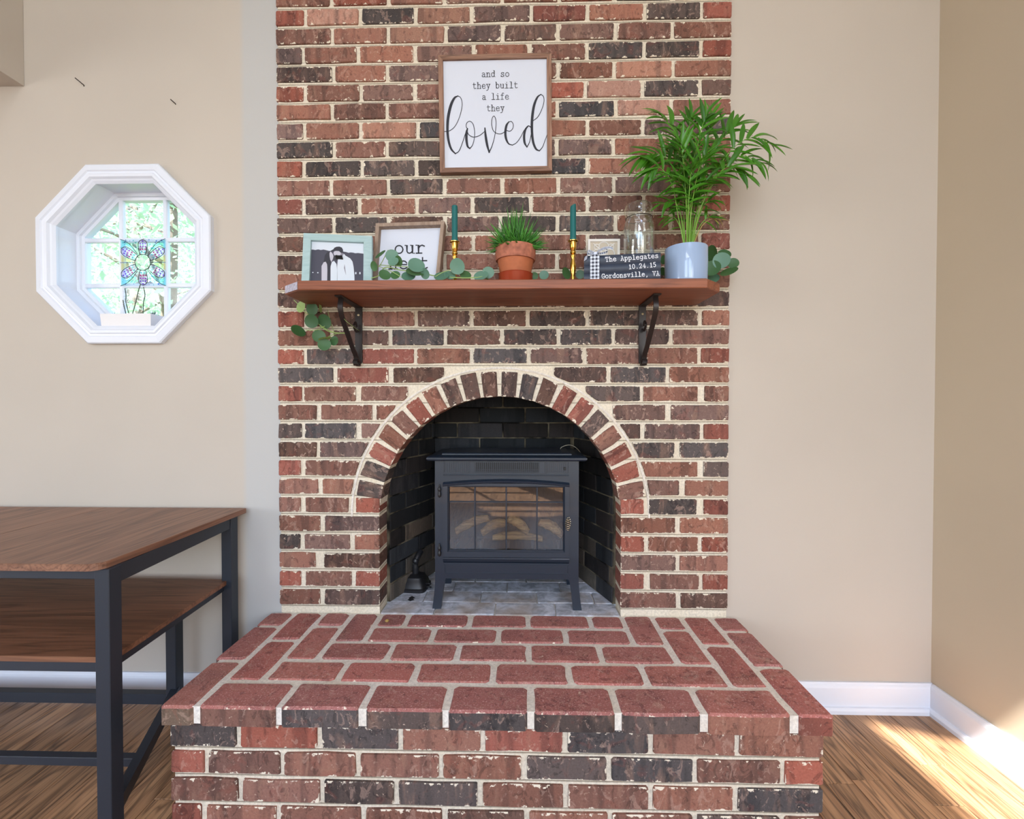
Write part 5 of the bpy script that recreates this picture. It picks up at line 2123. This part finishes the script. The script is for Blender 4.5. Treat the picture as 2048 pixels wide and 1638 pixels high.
# jar
YJ = -0.165
cj = PY(1278, 460, YJ)
jar = thing('mason_jar', (cj.x, YJ, ZBK), 'clear empty glass canning jar with wire bail on the top book', 'jar')
zt_ = PY(1278, 408, YJ).z - ZBK
rj = (PY(1308, 480, YJ).x - PY(1248, 480, YJ).x) / 2
rn = (PY(1304.5, 428, YJ).x - PY(1250.5, 428, YJ).x) / 2
znk = PY(1278, 438, YJ).z - ZBK
mb = MB()
outer = [(0, .003), (rj * .86, .003), (rj * .95, .004), (rj, .010), (rj, znk - .038), (rj * .985, znk - .024), (rj * .93, znk - .010), (rn * .94, znk - .002), (rn * .92, znk + .004)]
inner = [(rn * .86, znk + .004), (rj * .86, znk - .012), (rj * .93, znk - .028), (rj * .94, .016), (rj * .8, .008), (0, .008)]
mb.lathe(outer + inner, (cj.x, YJ, ZBK - .0025), 40, cap=False)
mb.build('glass_body', 'jar_glass', jar, True, auto=60)
mb = MB()
mb.lathe([(rn * .95, znk + .004), (rn * 1.0, znk + .005), (rn * 1.0, znk + .012), (rn * .97, znk + .014), (rn * .99, znk + .020), (rn * .97, zt_ - .012), (rn * .9, zt_ - .004), (rn * .7, zt_), (rn * .4, zt_ - .001), (0, zt_ - .003)], (cj.x, YJ, ZBK), 40, cap=False)
mb.build('glass_lid', 'jar_glass', jar, True, auto=60)
mb = MB()
mb.tube([(cj.x + rn * .97 * math.cos(t), YJ + rn * .97 * math.sin(t), ZBK + znk + .001) for t in [2 * PI * i / 36 for i in range(37)]], .0011, 6)
wr = mb.build('neck_wire', 'bracket', jar, True)
for s in (-1, 1):
    mb = MB()
    mb.tube(catmull([(cj.x + s * rn * .98, YJ - .01, ZBK + znk), (cj.x + s * (rn + .004), YJ - .004, ZBK + znk + .012), (cj.x + s * (rn + .003), YJ, ZBK + znk + .024), (cj.x + s * rn * .9, YJ + .004, ZBK + zt_ - .004)], 6), .0010, 6)
    mb.build('bail_wire', 'screw', jar, True)

# carved tile standing on the back of the top book
YT = -0.085
ta, tb_ = PY(1176, 478, YT), PY(1240, 478, YT)
tile = thing('carved_tile', ((ta.x + tb_.x) / 2, YT, ZBK), 'square white tile with carved interlaced scrollwork behind the ribbon', 'tile')
tw = tb_.x - ta.x
th_ = ta.z - ZBK
mb = MB()
mb.box((ta.x, YT + .004, ZBK + .0005), (tb_.x, YT + .010, ta.z))
mb.build('backing', 'tile_ground', tile)
QT = [Vector((ta.x, YT, ZBK + .0005)), Vector((tb_.x, YT, ZBK + .0005)), Vector((tb_.x, YT, ta.z)), Vector((ta.x, YT, ta.z))]
frame_rails(tile, QT, NF, .008, 0.0, -.004, ('white_resin', 'white_resin'), lip=-.001, name='border')
tcx, tcz = (ta.x + tb_.x) / 2, (ZBK + ta.z) / 2
for (ox, oz, rr) in ((0, .022, .017), (-.021, 0, .015), (.021, 0, .015), (0, -.022, .017), (0, 0, .012), (-.024, .022, .009), (.024, .022, .009), (-.024, -.022, .009), (.024, -.022, .009)):
    mb = MB()
    mb.tube([(tcx + ox + rr * math.cos(t), YT + .0035, tcz + oz + rr * math.sin(t)) for t in [2 * PI * i / 22 for i in range(23)]], .0022, 6)
    mb.build('scroll', 'white_resin', tile, True)
for s in (-1, 1):
    mb = MB()
    mb.tube(catmull([(tcx - s * .036, YT + .0035, tcz + .034), (tcx - s * .012, YT + .003, tcz + .012), (tcx + s * .012, YT + .0035, tcz - .012), (tcx + s * .036, YT + .0035, tcz - .034)], 6), .0022, 6)
    mb.build('scroll', 'white_resin', tile, True)

# ------------------------------------------------------------------ eucalyptus garland
gar = thing('eucalyptus_garland', (0, -.12, ZS1), 'eucalyptus garland along the mantel with a spray hanging below one end', 'garland')


def leaf_disc(cup=.12):
    mb = MB()
    n = 18
    R0 = []
    b = mb.add([(0, 0, -cup)], [])
    for k, (r, z) in enumerate(((.5, -cup * .75), (1.0, 0))):
        mb.add([(r * math.cos(2 * PI * i / n) * (1 + (.06 * math.cos(2 * PI * i / n) if r == 1 else 0)), r * math.sin(2 * PI * i / n) * .96, z) for i in range(n)], [])
    for i in range(n):
        j = (i + 1) % n
        mb.f.append((b, b + 1 + i, b + 1 + j))
        mb.f.append((b + 1 + i, b + 1 + n + i, b + 1 + n + j, b + 1 + j))
        mb.mi += [0, 0]
    return mb


DISC = {k: mesh_of(leaf_disc(), 'eucalyptus_leaf', k) for k in ('euc', 'euc_dark', 'euc_pale')}
el = random.Random(9)


def euc(px, py, rx__, ry__, Y, kind='euc', rot=0.0):
    """round leaf seen as an ellipse rx x ry (pixels), turned by rot; tilt follows from the ratio"""
    c = PY(px, py, Y)
    k = (Y - CAM.y) / FPX
    big, small = max(rx__, ry__), min(rx__, ry__)
    if ry__ > rx__:
        rot += PI / 2
    tilt = math.acos(min(.995, small / big)) * el.choice((-1, 1)) if small / big < .5 else math.acos(min(.99, small / big))
    view = (CAM - c).normalized()
    right = Vector((0, 0, 1)).cross(view).normalized()
    upv = view.cross(right)
    major = right * math.cos(rot) + upv * math.sin(rot)
    minor = view.cross(major)
    nrm = view * math.cos(tilt) + minor * math.sin(tilt)
    yd = nrm.cross(major)
    m = Matrix((major, yd, nrm)).transposed().to_4x4() @ Matrix.Diagonal(Vector((big * k, big * k, big * k))).to_4x4()
    m.translation = c - WLOC[gar]
    o = bpy.data.objects.new('leaf', DISC[kind])
    col.objects.link(o)
    o.parent = gar
    o.matrix_local = m
    return c


def stem(pts, r=.0011, mat='stem'):
    mb = MB()
    mb.tube(catmull([PY(*p) for p in pts], 6), r, 6)
    mb.build('stem', mat, gar, True)


# main vine behind the pots, then the sprays
stem([(600, 600, -.02), (612, 580, -.03), (640, 558, -.05), (745, 556, -.12), (770, 535, -.18), (800, 540, -.19), (835, 545, -.19), (880, 553, -.19), (930, 556, -.19), (970, 556, -.17), (1000, 574, -.05), (1070, 580, -.035), (1150, 583, -.025), (1250, 583, -.022), (1330, 572, -.03), (1410, 545, -.07), (1450, 530, -.07)], .0018)
for a in ((783, 511, 13, 12, -.195, 'euc', .3), (786, 523, 11, 8, -.205, 'euc', .5), (797, 523, 8, 11, -.2, 'euc_dark', .2), (760, 509, 13, 3, -.18, 'euc_dark', .7), (832, 530, 17, 14, -.205, 'euc', -.2),
          (829, 543, 18, 8, -.2, 'euc_dark', -.1), (850, 548, 9, 11, -.2, 'euc', .3), (769, 549, 12, 10, -.2, 'euc_dark', -.3), (790, 550, 10, 8, -.195, 'euc_dark', .3), (816, 552, 14, 9, -.2, 'euc', .1), (914.5, 533.5, 15.5, 16, -.205, 'euc', .2),
          (882, 552, 15, 8, -.2, 'euc', .2), (899, 550, 12, 8, -.19, 'euc', -.2), (930, 549, 12, 8, -.18, 'euc_dark', -.2), (961, 551, 15, 9, -.19, 'euc', .3), (976, 545, 12, 12, -.18, 'euc', .1), (748, 533, 7, 10, -.16, 'euc_dark', .2),
          (1068, 552, 8, 8, -.12, 'euc_dark', .3), (1087.5, 550, 9.5, 9, -.12, 'euc', .1), (1133, 547, 8, 12, -.13, 'euc_dark', .4), (1160, 549, 9, 9, -.12, 'euc', 0), (1327, 520, 6, 9, -.07, 'euc_dark', 0), (1326, 543, 6, 8, -.07, 'euc_dark', .3),
          (1423, 508, 11, 16, -.07, 'euc_dark', 0), (1424, 536, 16, 15, -.09, 'euc_dark', .2), (1442, 521, 16.5, 16, -.10, 'euc', .1), (1448, 508, 13, 9, -.07, 'euc_dark', -.3), (1466, 526, 11, 10, -.08, 'euc_dark', -.3), (1457, 543, 17, 7, -.09, 'euc_dark', .25), (1427, 556, 11, 9, -.06, 'euc', 0),
          (601.5, 614, 8, 12, -.04, 'euc_pale', -.3), (624, 618, 11.5, 13, -.05, 'euc_dark', 0), (623, 643, 13.5, 14, -.06, 'euc_dark', .2), (649, 644, 13, 15, -.05, 'euc_dark', .3), (596, 661, 15, 10, -.05, 'euc_dark', -.55),
          (637, 672, 13, 13, -.05, 'euc_dark', .1), (648, 689, 13, 12.5, -.06, 'euc_dark', .3), (668, 682, 8, 10, -.045, 'euc_dark', -.3), (641, 617, 3, 9, -.04, 'euc_pale', .1), (649, 677, 13, 3, -.065, 'euc_pale', .2)):
    euc(*a)
stem([(588, 600, -.03), (612, 625, -.04), (640, 650, -.045), (665, 664, -.045), (692, 666, -.035)], .0013)
stem([(611, 660, -.05), (632, 660, -.055), (650, 652, -.05)], .0011)
stem([(640, 652, -.05), (660, 664, -.045), (690, 667, -.035)], .0012)
stem([(650, 677, -.062), (670, 668, -.05), (694, 666, -.035)], .0012)
stem([(668, 664, -.045), (660, 640, -.04), (655, 620, -.03)], .0009)
stem([(757, 534, -.16), (764, 524, -.17), (776, 500, -.18)], .0012)
stem([(760, 530, -.16), (790, 532, -.2), (820, 534, -.205)], .0013)
stem([(757, 532, -.16), (785, 544, -.2), (805, 556, -.205)], .0012)
stem([(868, 555, -.2), (885, 545, -.2), (903, 539, -.205)], .0011)
stem([(925, 556, -.19), (945, 556, -.19), (965, 553, -.19)], .0011)
stem([(682, 628, -.05), (690, 640, -.17), (705, 652, -.16), (718, 661, -.10)], .0006)

# ------------------------------------------------------------------ things in the octagonal window
# flower suncatcher
YC = 0.088
ca0, ca1 = PY(240.5, 478.5, YC), PY(332, 571.5, YC)
cat = thing('suncatcher', ((ca0.x + ca1.x) / 2, YC, ca1.z), 'square suncatcher with a dotted purple flower hanging in the octagon window', 'suncatcher')


def tinted(name, c, a=.5):
    g = G(name)
    tr = g.n('ShaderNodeBsdfTransparent', {'Color': c})
    g.base(c)
    g.props(rough=.3)
    tl = g.n('ShaderNodeBsdfTranslucent', {'Color': c})
    mx = g.n('ShaderNodeMixShader', {0: a})
    g.t.links.new(tr.outputs[0], mx.inputs[1])
    g.t.links.new(tl.outputs[0], mx.inputs[2])
    g.t.links.new(mx.outputs[0], g.out.inputs[0])
    return g.m


M['sc_clear'] = tinted('suncatcher_clear', (.92, .97, 1.0, 1), .05)
M['sc_petal'] = tinted('suncatcher_petal', (1.0, .86, 1.0, 1), .12)
M['sc_teal'] = tinted('suncatcher_teal', (.55, .95, .95, 1), .15)
M['sc_amber'] = tinted('suncatcher_amber', (1.0, .86, .5, 1), .12)
M['sc_center'] = tinted('suncatcher_center', (1.0, .97, .85, 1), .08)
for nm, c_ in (('purple', (.42, .22, .75, 1)), ('red', (.85, .15, .35, 1)), ('blue', (.15, .28, .8, 1)), ('aqua', (.35, .8, .8, 1)), ('slate', (.4, .46, .7, 1)), ('magenta', (.66, .18, .68, 1))):
    M['dot_' + nm] = tinted('dot_' + nm, c_, .2)
w2 = (ca1.x - ca0.x) / 2
h2 = (ca0.z - ca1.z) / 2
ccx, ccz = (ca0.x + ca1.x) / 2, (ca0.z + ca1.z) / 2


def cc(u, v, y=0.0):
    return Vector((ccx + u * w2, YC - y, ccz + v * h2))


def flat(pts, mat, name, y):
    mb = MB()
    pp = [cc(p[0], p[1], y) for p in pts]
    mb.add(pp, [tuple(range(len(pp)))])
    return mb.build(name, mat, cat)


mb = MB()
mb.box((ca0.x, YC, ca1.z), (ca1.x, YC + .002, ca0.z))
mb.build('sheet', 'sc_clear', cat)


def petal(ang, L0=.34, L1=.97, wd=.20, n=10):
    a = math.radians(ang)
    ux, uz = math.cos(a), math.sin(a)
    vx, vz = -uz, ux
    pts = []
    for i in range(n + 1):
        t = i / n
        r = L0 + (L1 - L0) * t
        pts.append((r, wd * (.62 + .38 * math.sin(PI * .5 * min(1, t * 1.4))) * (math.sqrt(max(0, 1 - max(0, (t - .62) / .38) ** 2)))))
    loop = pts + [(r, -w_) for r, w_ in pts[::-1]]
    return [(r * ux + w_ * vx, r * uz + w_ * vz) for r, w_ in loop]


dr = random.Random(2)
dots = []
for ang in (90, 270, 32, 148, 212, 328):
    L1 = .98 if ang in (90, 270) else 1.12
    P_ = petal(ang, .34, L1)
    flat(P_, 'sc_petal', 'petal', .0006)
    mb = MB()
    mb.tube([cc(p[0], p[1], .0015) for p in P_ + [P_[0]]], .0012, 5)
    mb.build('petal_outline', 'black', cat, True)
    a = math.radians(ang)
    for r in (.44, .56, .68, .80, .91):
        for w_ in ((-.11, 0.0, .11) if r > .48 else (-.07, .07)):
            rr = r * (L1 / .98)
            if r > .85 and w_:
                continue
            dots.append((rr * math.cos(a) - w_ * math.sin(a) + dr.uniform(-.01, .01), rr * math.sin(a) + w_ * math.cos(a), 0.052,
                         'aqua' if r < .45 else ('red' if r < .6 else ('magenta' if r < .72 else 'purple'))))
for s in (-1, 1):
    for t_ in (-1, 1):
        mb = MB()
        mb.tube([p for p in catmull([cc(.24 * s, .36 * t_, .0015), cc(.48 * s, .68 * t_, .0015), cc(.75 * s, .9 * t_, .0015), cc(1.0 * s, 1.0 * t_, .0015)], 5)], .0010, 5)
        mb.build('corner_line', 'black', cat, True)
        flat([(s * q[0], t_ * q[1]) for q in ((.26, .4), (.5, .7), (.78, .92), (.98, .98), (.98, .6), (.75, .75), (.5, .6))][::(1 if s * t_ > 0 else -1)], 'sc_teal', 'corner_field', .0005)
        flat([(s * q[0], t_ * q[1]) for q in ((.38, .03), (.98, .03), (.98, .34), (.8, .22))][::(1 if s * t_ > 0 else -1)], 'sc_amber', 'side_field', .0005)
        for q in range(15):
            u, v_ = dr.uniform(.25, .97), dr.uniform(.55, .97)
            dots.append((s * u, t_ * v_, dr.uniform(.02, .05), dr.choice(('aqua', 'slate', 'blue') if v_ > .85 else ('aqua', 'aqua', 'slate'))))
    mb = MB()
    mb.tube([cc(.35 * s, 0, .0015), cc(1.0 * s, 0, .0015)], .0010, 5)
    mb.build('corner_line', 'black', cat, True)
flat([(.34 * math.cos(t), .34 * math.sin(t)) for t in [2 * PI * i / 28 for i in range(28)]], 'sc_center', 'flower_centre', .0012)
mb = MB()
mb.tube([cc(.34 * math.cos(t), .34 * math.sin(t), .0018) for t in [2 * PI * i / 28 for i in range(29)]], .0011, 5)
mb.build('centre_outline', 'black', cat, True)
for nm in ('purple', 'red', 'blue', 'aqua', 'slate', 'magenta'):
    mb = MB()
    for (u, v_, r, k) in dots:
        if k == nm:
            mb.add([cc(u + r * .8 * math.cos(t), v_ + r * .8 * math.sin(t), .0009) for t in [2 * PI * i / 8 for i in range(8)]], [tuple(range(8))])
    if mb.v:
        tag(mb.build('dot_pattern', 'dot_' + nm, cat), kind='stuff')
mb = MB()
mb.tube([cc(0, .98), cc(0, 1.08, -.006)], .0008, 5)
mb.build('hanger', 'wire', cat)

# planter on the sill
zsill = OC.z - A_IN
pa, pb_ = PY(194, 640, 0.0), PY(299, 640, 0.0)
plh = .048
plan = thing('window_planter', ((pa.x + pb_.x) / 2, .045, zsill), 'small white rectangular planter of succulents on the octagon window sill', 'planter')
mb = MB()
PX0, PX1, PYa, PYb = max(pa.x, OC.x - .10), pb_.x, .006, .082
mb.rings([[(PX0 + e_, PYa + f_, zsill + z), (PX1 - e_, PYa + f_, zsill + z), (PX1 - e_, PYb - f_, zsill + z), (PX0 + e_, PYb - f_, zsill + z)]
          for e_, f_, z in ((.003, .003, .0005), (0, 0, plh), (.004, .004, plh), (.005, .005, plh - .008))], True, True, True)
mb.build('box', 'planter', plan)
mb = MB()
mb.box((PX0 + .006, PYa + .006, zsill + plh - .009), (PX1 - .006, PYb - .006, zsill + plh - .006))
mb.build('soil', 'soil', plan)
SUC = {k: mesh_of(spike(1, .16, 4, -.1), 'succulent_leaf', k) for k in ('succ', 'succ_blue')}
sr = random.Random(4)


def stalk(pts, nl, L, Y=.05):
    P = catmull([PY(x_, y_, Y) for x_, y_ in pts], 6)
    mb = MB()
    mb.tube(P, .0016, 6)
    st = mb.build('stalk', 'succ', plan, True)
    for k in range(nl):
        u = (len(P) - 2) * (.25 + .75 * k / nl)
        p = P[int(u)]
        for s in (-1, 1):
            place(SUC['succ'], 'leaf', st, p, (s, sr.uniform(-.5, .5), sr.uniform(-.15, .35)), scale=(L * sr.uniform(.7, 1.2), L * .55, L * .55))


stalk([(258, 628), (252, 605), (252, 590), (250, 577)], 9, .014)
stalk([(265, 628), (272, 603), (276, 585), (281, 568)], 10, .016)
stalk([(286, 628), (287, 605), (290, 590), (287, 574)], 9, .012)
stalk([(252, 628), (248, 612), (246, 600)], 4, .010)
for (px_, py_, L, k, n) in ((231, 627, .020, 'succ', 22), (298, 627, .026, 'succ_blue', 34), (252, 628, .014, 'succ', 14)):
    c = PY(px_, py_, .045)
    c.z = zsill + plh - .004
    if px_ == 298:
        c.x = PX1 - .02
    for i in range(n):
        az, e_ = sr.uniform(0, 2 * PI), math.radians(sr.uniform(10, 80))
        place(SUC[k], 'leaf', plan, c, (math.cos(az) * math.cos(e_), math.sin(az) * math.cos(e_), math.sin(e_)), scale=(L * sr.uniform(.8, 1.1), L * .8, L * .8))

# ------------------------------------------------------------------ nails left in the plaster
for (x_, y_, L, lab) in ((168, 171, .022, 'long bent nail left in the plaster above the octagon window'), (351, 208, .014, 'short bent nail left in the plaster near the brick chimney')):
    p = PY(x_, y_, WY)
    mb = MB()
    mb.tube([p + Vector((-L * .1, .004, -L * .3)), p + Vector((L * .08, -L * .12, 0)), p + Vector((-L * .3, -L * .5, L * .34)), p + Vector((-L * .65, -L * .9, L * .66))], .0017, 6)
    o = mb.build('nail', 'nail', None, True)
    tag(o, lab, 'nail')

# ------------------------------------------------------------------ desk on the left
ZD = 0.722
DXR = -0.925
DXL = -2.35
DYF, DYB = -0.598, -0.012
desk = thing('desk', (-1.6, -.3, 0), 'long walnut-topped desk with blue-black metal frame against the plaster wall', 'desk')


def round_board(x0, x1, y0, y1, z0, z1, rr=.03):
    pts = []
    for (cx_, cy_, a0) in ((x1 - rr, y0 + rr, -90), (x1 - .004, y1 - .004, 0)):
        r_ = rr if a0 == -90 else .004
        for i in range(7):
            a = math.radians(a0 + 90 * i / 6)
            pts.append((cx_ + r_ * math.cos(a), cy_ + r_ * math.sin(a)))
    pts += [(x0, y1), (x0, y0)]
    mb = MB()
    e_ = .0012
    mb.rings([[(p[0], p[1], z0) for p in pts], [(p[0], p[1], z1 - e_) for p in pts], [(p[0] - e_ * (1 if p[0] > x0 + .1 else 0), p[1] + (e_ if p[1] < (y0 + y1) / 2 else -e_), z1) for p in pts]], True, True, True)
    return mb


mb = round_board(-1.44, DXR, DYF, DYB, ZD - .017, ZD)
mb.build('desktop', 'walnut_y', desk)
mb = MB()
mb.box((DXL, DYF, ZD - .017), (-1.4415, DYB, ZD), bev=.0012)
mb.build('desktop', 'walnut_y', desk)
LEG = .036
lxr = PY(245, 1400, DYF + .05).x            # outer face of the front leg
LX = lxr - LEG


def bar(a, b, nm='rail'):
    mb = MB()
    mb.box(a, b, bev=.0015)
    return mb.build(nm, 'desk_metal', desk)


FYl = DYF + .016
ZT = ZD - .0175
bar((LX, FYl, 0), (lxr, FYl + LEG, ZT), 'leg')
lb = PY(476, 1100, DYB - .02).x
bar((lb - LEG, DYB - .058, 0), (lb, DYB - .02, ZT), 'leg')
bar((DXL + .02, FYl, 0), (DXL + .056, FYl + LEG, ZT), 'leg')
bar((DXL + .02, DYB - .058, 0), (DXL + .056, DYB - .02, ZT), 'leg')
bar((DXL + .056, FYl + .004, ZT - .026), (LX, FYl + .03, ZT))
bar((DXL + .056, DYB - .05, ZT - .03), (lb - LEG, DYB - .024, ZT))


def skew_bar(p0, p1, wd, z0, z1, nm='rail'):
    """bar in plan from p0 to p1"""
    a, b = Vector((p0[0], p0[1], 0)), Vector((p1[0], p1[1], 0))
    d = (b - a).normalized()
    n = Vector((-d.y, d.x, 0)) * wd / 2
    mb = MB()
    mb.rings([[p + n + Vector((0, 0, z0)), p - n + Vector((0, 0, z0)), p - n + Vector((0, 0, z1)), p + n + Vector((0, 0, z1))] for p in (a, b)], True, True, True)
    return mb.build(nm, 'desk_metal', desk)


skew_bar((lxr - .016, FYl + LEG), (lb - .016, DYB - .058), .026, ZT - .042, ZT)
# lower shelf
ZL = PY(150, 1311, -.55).z
sxr = PZ(244, 1301, ZL).x
mb = MB()
b1, b2 = PZ(246, 1301, ZL), PZ(438, 1174, ZL)
pts = [(DXL, -.555), (b1.x - .002, -.555), (b2.x - .01, -.055), (DXL, -.055)]
mb.prism(pts, ZL - .014, ZL, axis='z')
mb.build('lower_shelf', 'walnut_x', desk)
bar((DXL + .05, -.555, ZL - .038), (LX, -.53, ZL - .0145))
skew_bar((b1.x - .02, FYl + LEG), (b2.x - .03, -.06), .022, ZL - .036, ZL - .0145)
# middle post and bottom stretchers
ZB_ = .108
m0 = PZ(350, 1390, ZB_ - .02)
bar((m0.x - .018, m0.y - .018, 0), (m0.x + .018, m0.y + .018, ZL - .016), 'leg')
skew_bar((lxr - .02, FYl + LEG), (m0.x + .004, m0.y), .024, ZB_ - .022, ZB_ + .012)
ms = PZ(277, 1514, ZB_)
bar((DXL + .056, ms.y - .012, ZB_ - .020), (ms.x + .004, ms.y + .012, ZB_ + .004))
bar((DXL + .056, m0.y - .014, ZB_ - .046), (m0.x - .018, m0.y + .014, ZB_ - .010))

# ------------------------------------------------------------------ outside: lawn and trees beyond the octagon window
mb = MB()
mb.box((-30, .5, -.7), (6, 30, -.5))
struct('ground', mb, 'ground')
tr = random.Random(12)


def tree(x_, y_, h, lab, leaves=1500, k_=1.0):
    t = thing('tree', (x_, y_, -.5), lab, 'tree', 'trees outside the octagon window')
    mb = MB()
    P = catmull([(x_, y_, -.5), (x_ + tr.uniform(-.1, .1), y_, h * .35), (x_ + tr.uniform(-.2, .2), y_, h * .7), (x_ + tr.uniform(-.3, .3), y_, h)], 4)
    mb.tube(P, [.13 * (1 - .75 * i / (len(P) - 1)) for i in range(len(P))], 8)
    mb.build('trunk', 'bark', t, True)
    tips = []
    for k in range(9):
        p = P[int(len(P) * (.3 + .6 * k / 9))]
        a = tr.uniform(0, 2 * PI)
        q = p + Vector((math.cos(a) * 1.3 * k_, math.sin(a) * 1.0 * k_, tr.uniform(.2, 1.0) * k_))
        mb = MB()
        mb.tube(catmull([p, p.lerp(q, .5) + Vector((0, 0, .12)), q], 4), [.03] * 4 + [.018] * 4 + [.008], 5)
        mb.build('branch', 'bark', t, True)
        tips += [p.lerp(q, .5), q, p.lerp(q, .8)]
    mb = MB()
    for k in range(leaves):
        c = tr.choice(tips) + Vector((max(-.8, min(.8, tr.gauss(0, .45))), max(-.8, min(.8, tr.gauss(0, .45))), tr.gauss(0, .42))) * k_
        u = Vector((tr.uniform(-1, 1), tr.uniform(-1, 1), tr.uniform(-1, 1))).normalized()
        v_ = u.cross(Vector((tr.uniform(-1, 1), tr.uniform(-1, 1), tr.uniform(-1, 1)))).normalized()
        L = tr.uniform(.03, .06) * k_
        mb.add([c - u * L, c + v_ * L * .45, c + u * L, c - v_ * L * .45], [(0, 1, 2, 3)])
    tag(mb.build('foliage', 'tree_leaf', t), kind='stuff')


for (x_, y_, h, lab, nl) in ((-4.5, 4.2, 4.6, 'slender tree closest to the octagon window, behind the suncatcher', 4200), (-8.7, 8.6, 7.0, 'leafy tree behind the one closest to the octagon window', 5200),
                             (-13.0, 13.4, 9.5, 'tall tree at the woodland edge beyond the lawn', 6000), (-17.6, 18.4, 12.0, 'tallest and most distant tree beyond the woodland edge', 6500)):
    tree(x_, y_, h, lab, nl, 1 + (y_ - 4) * .06)
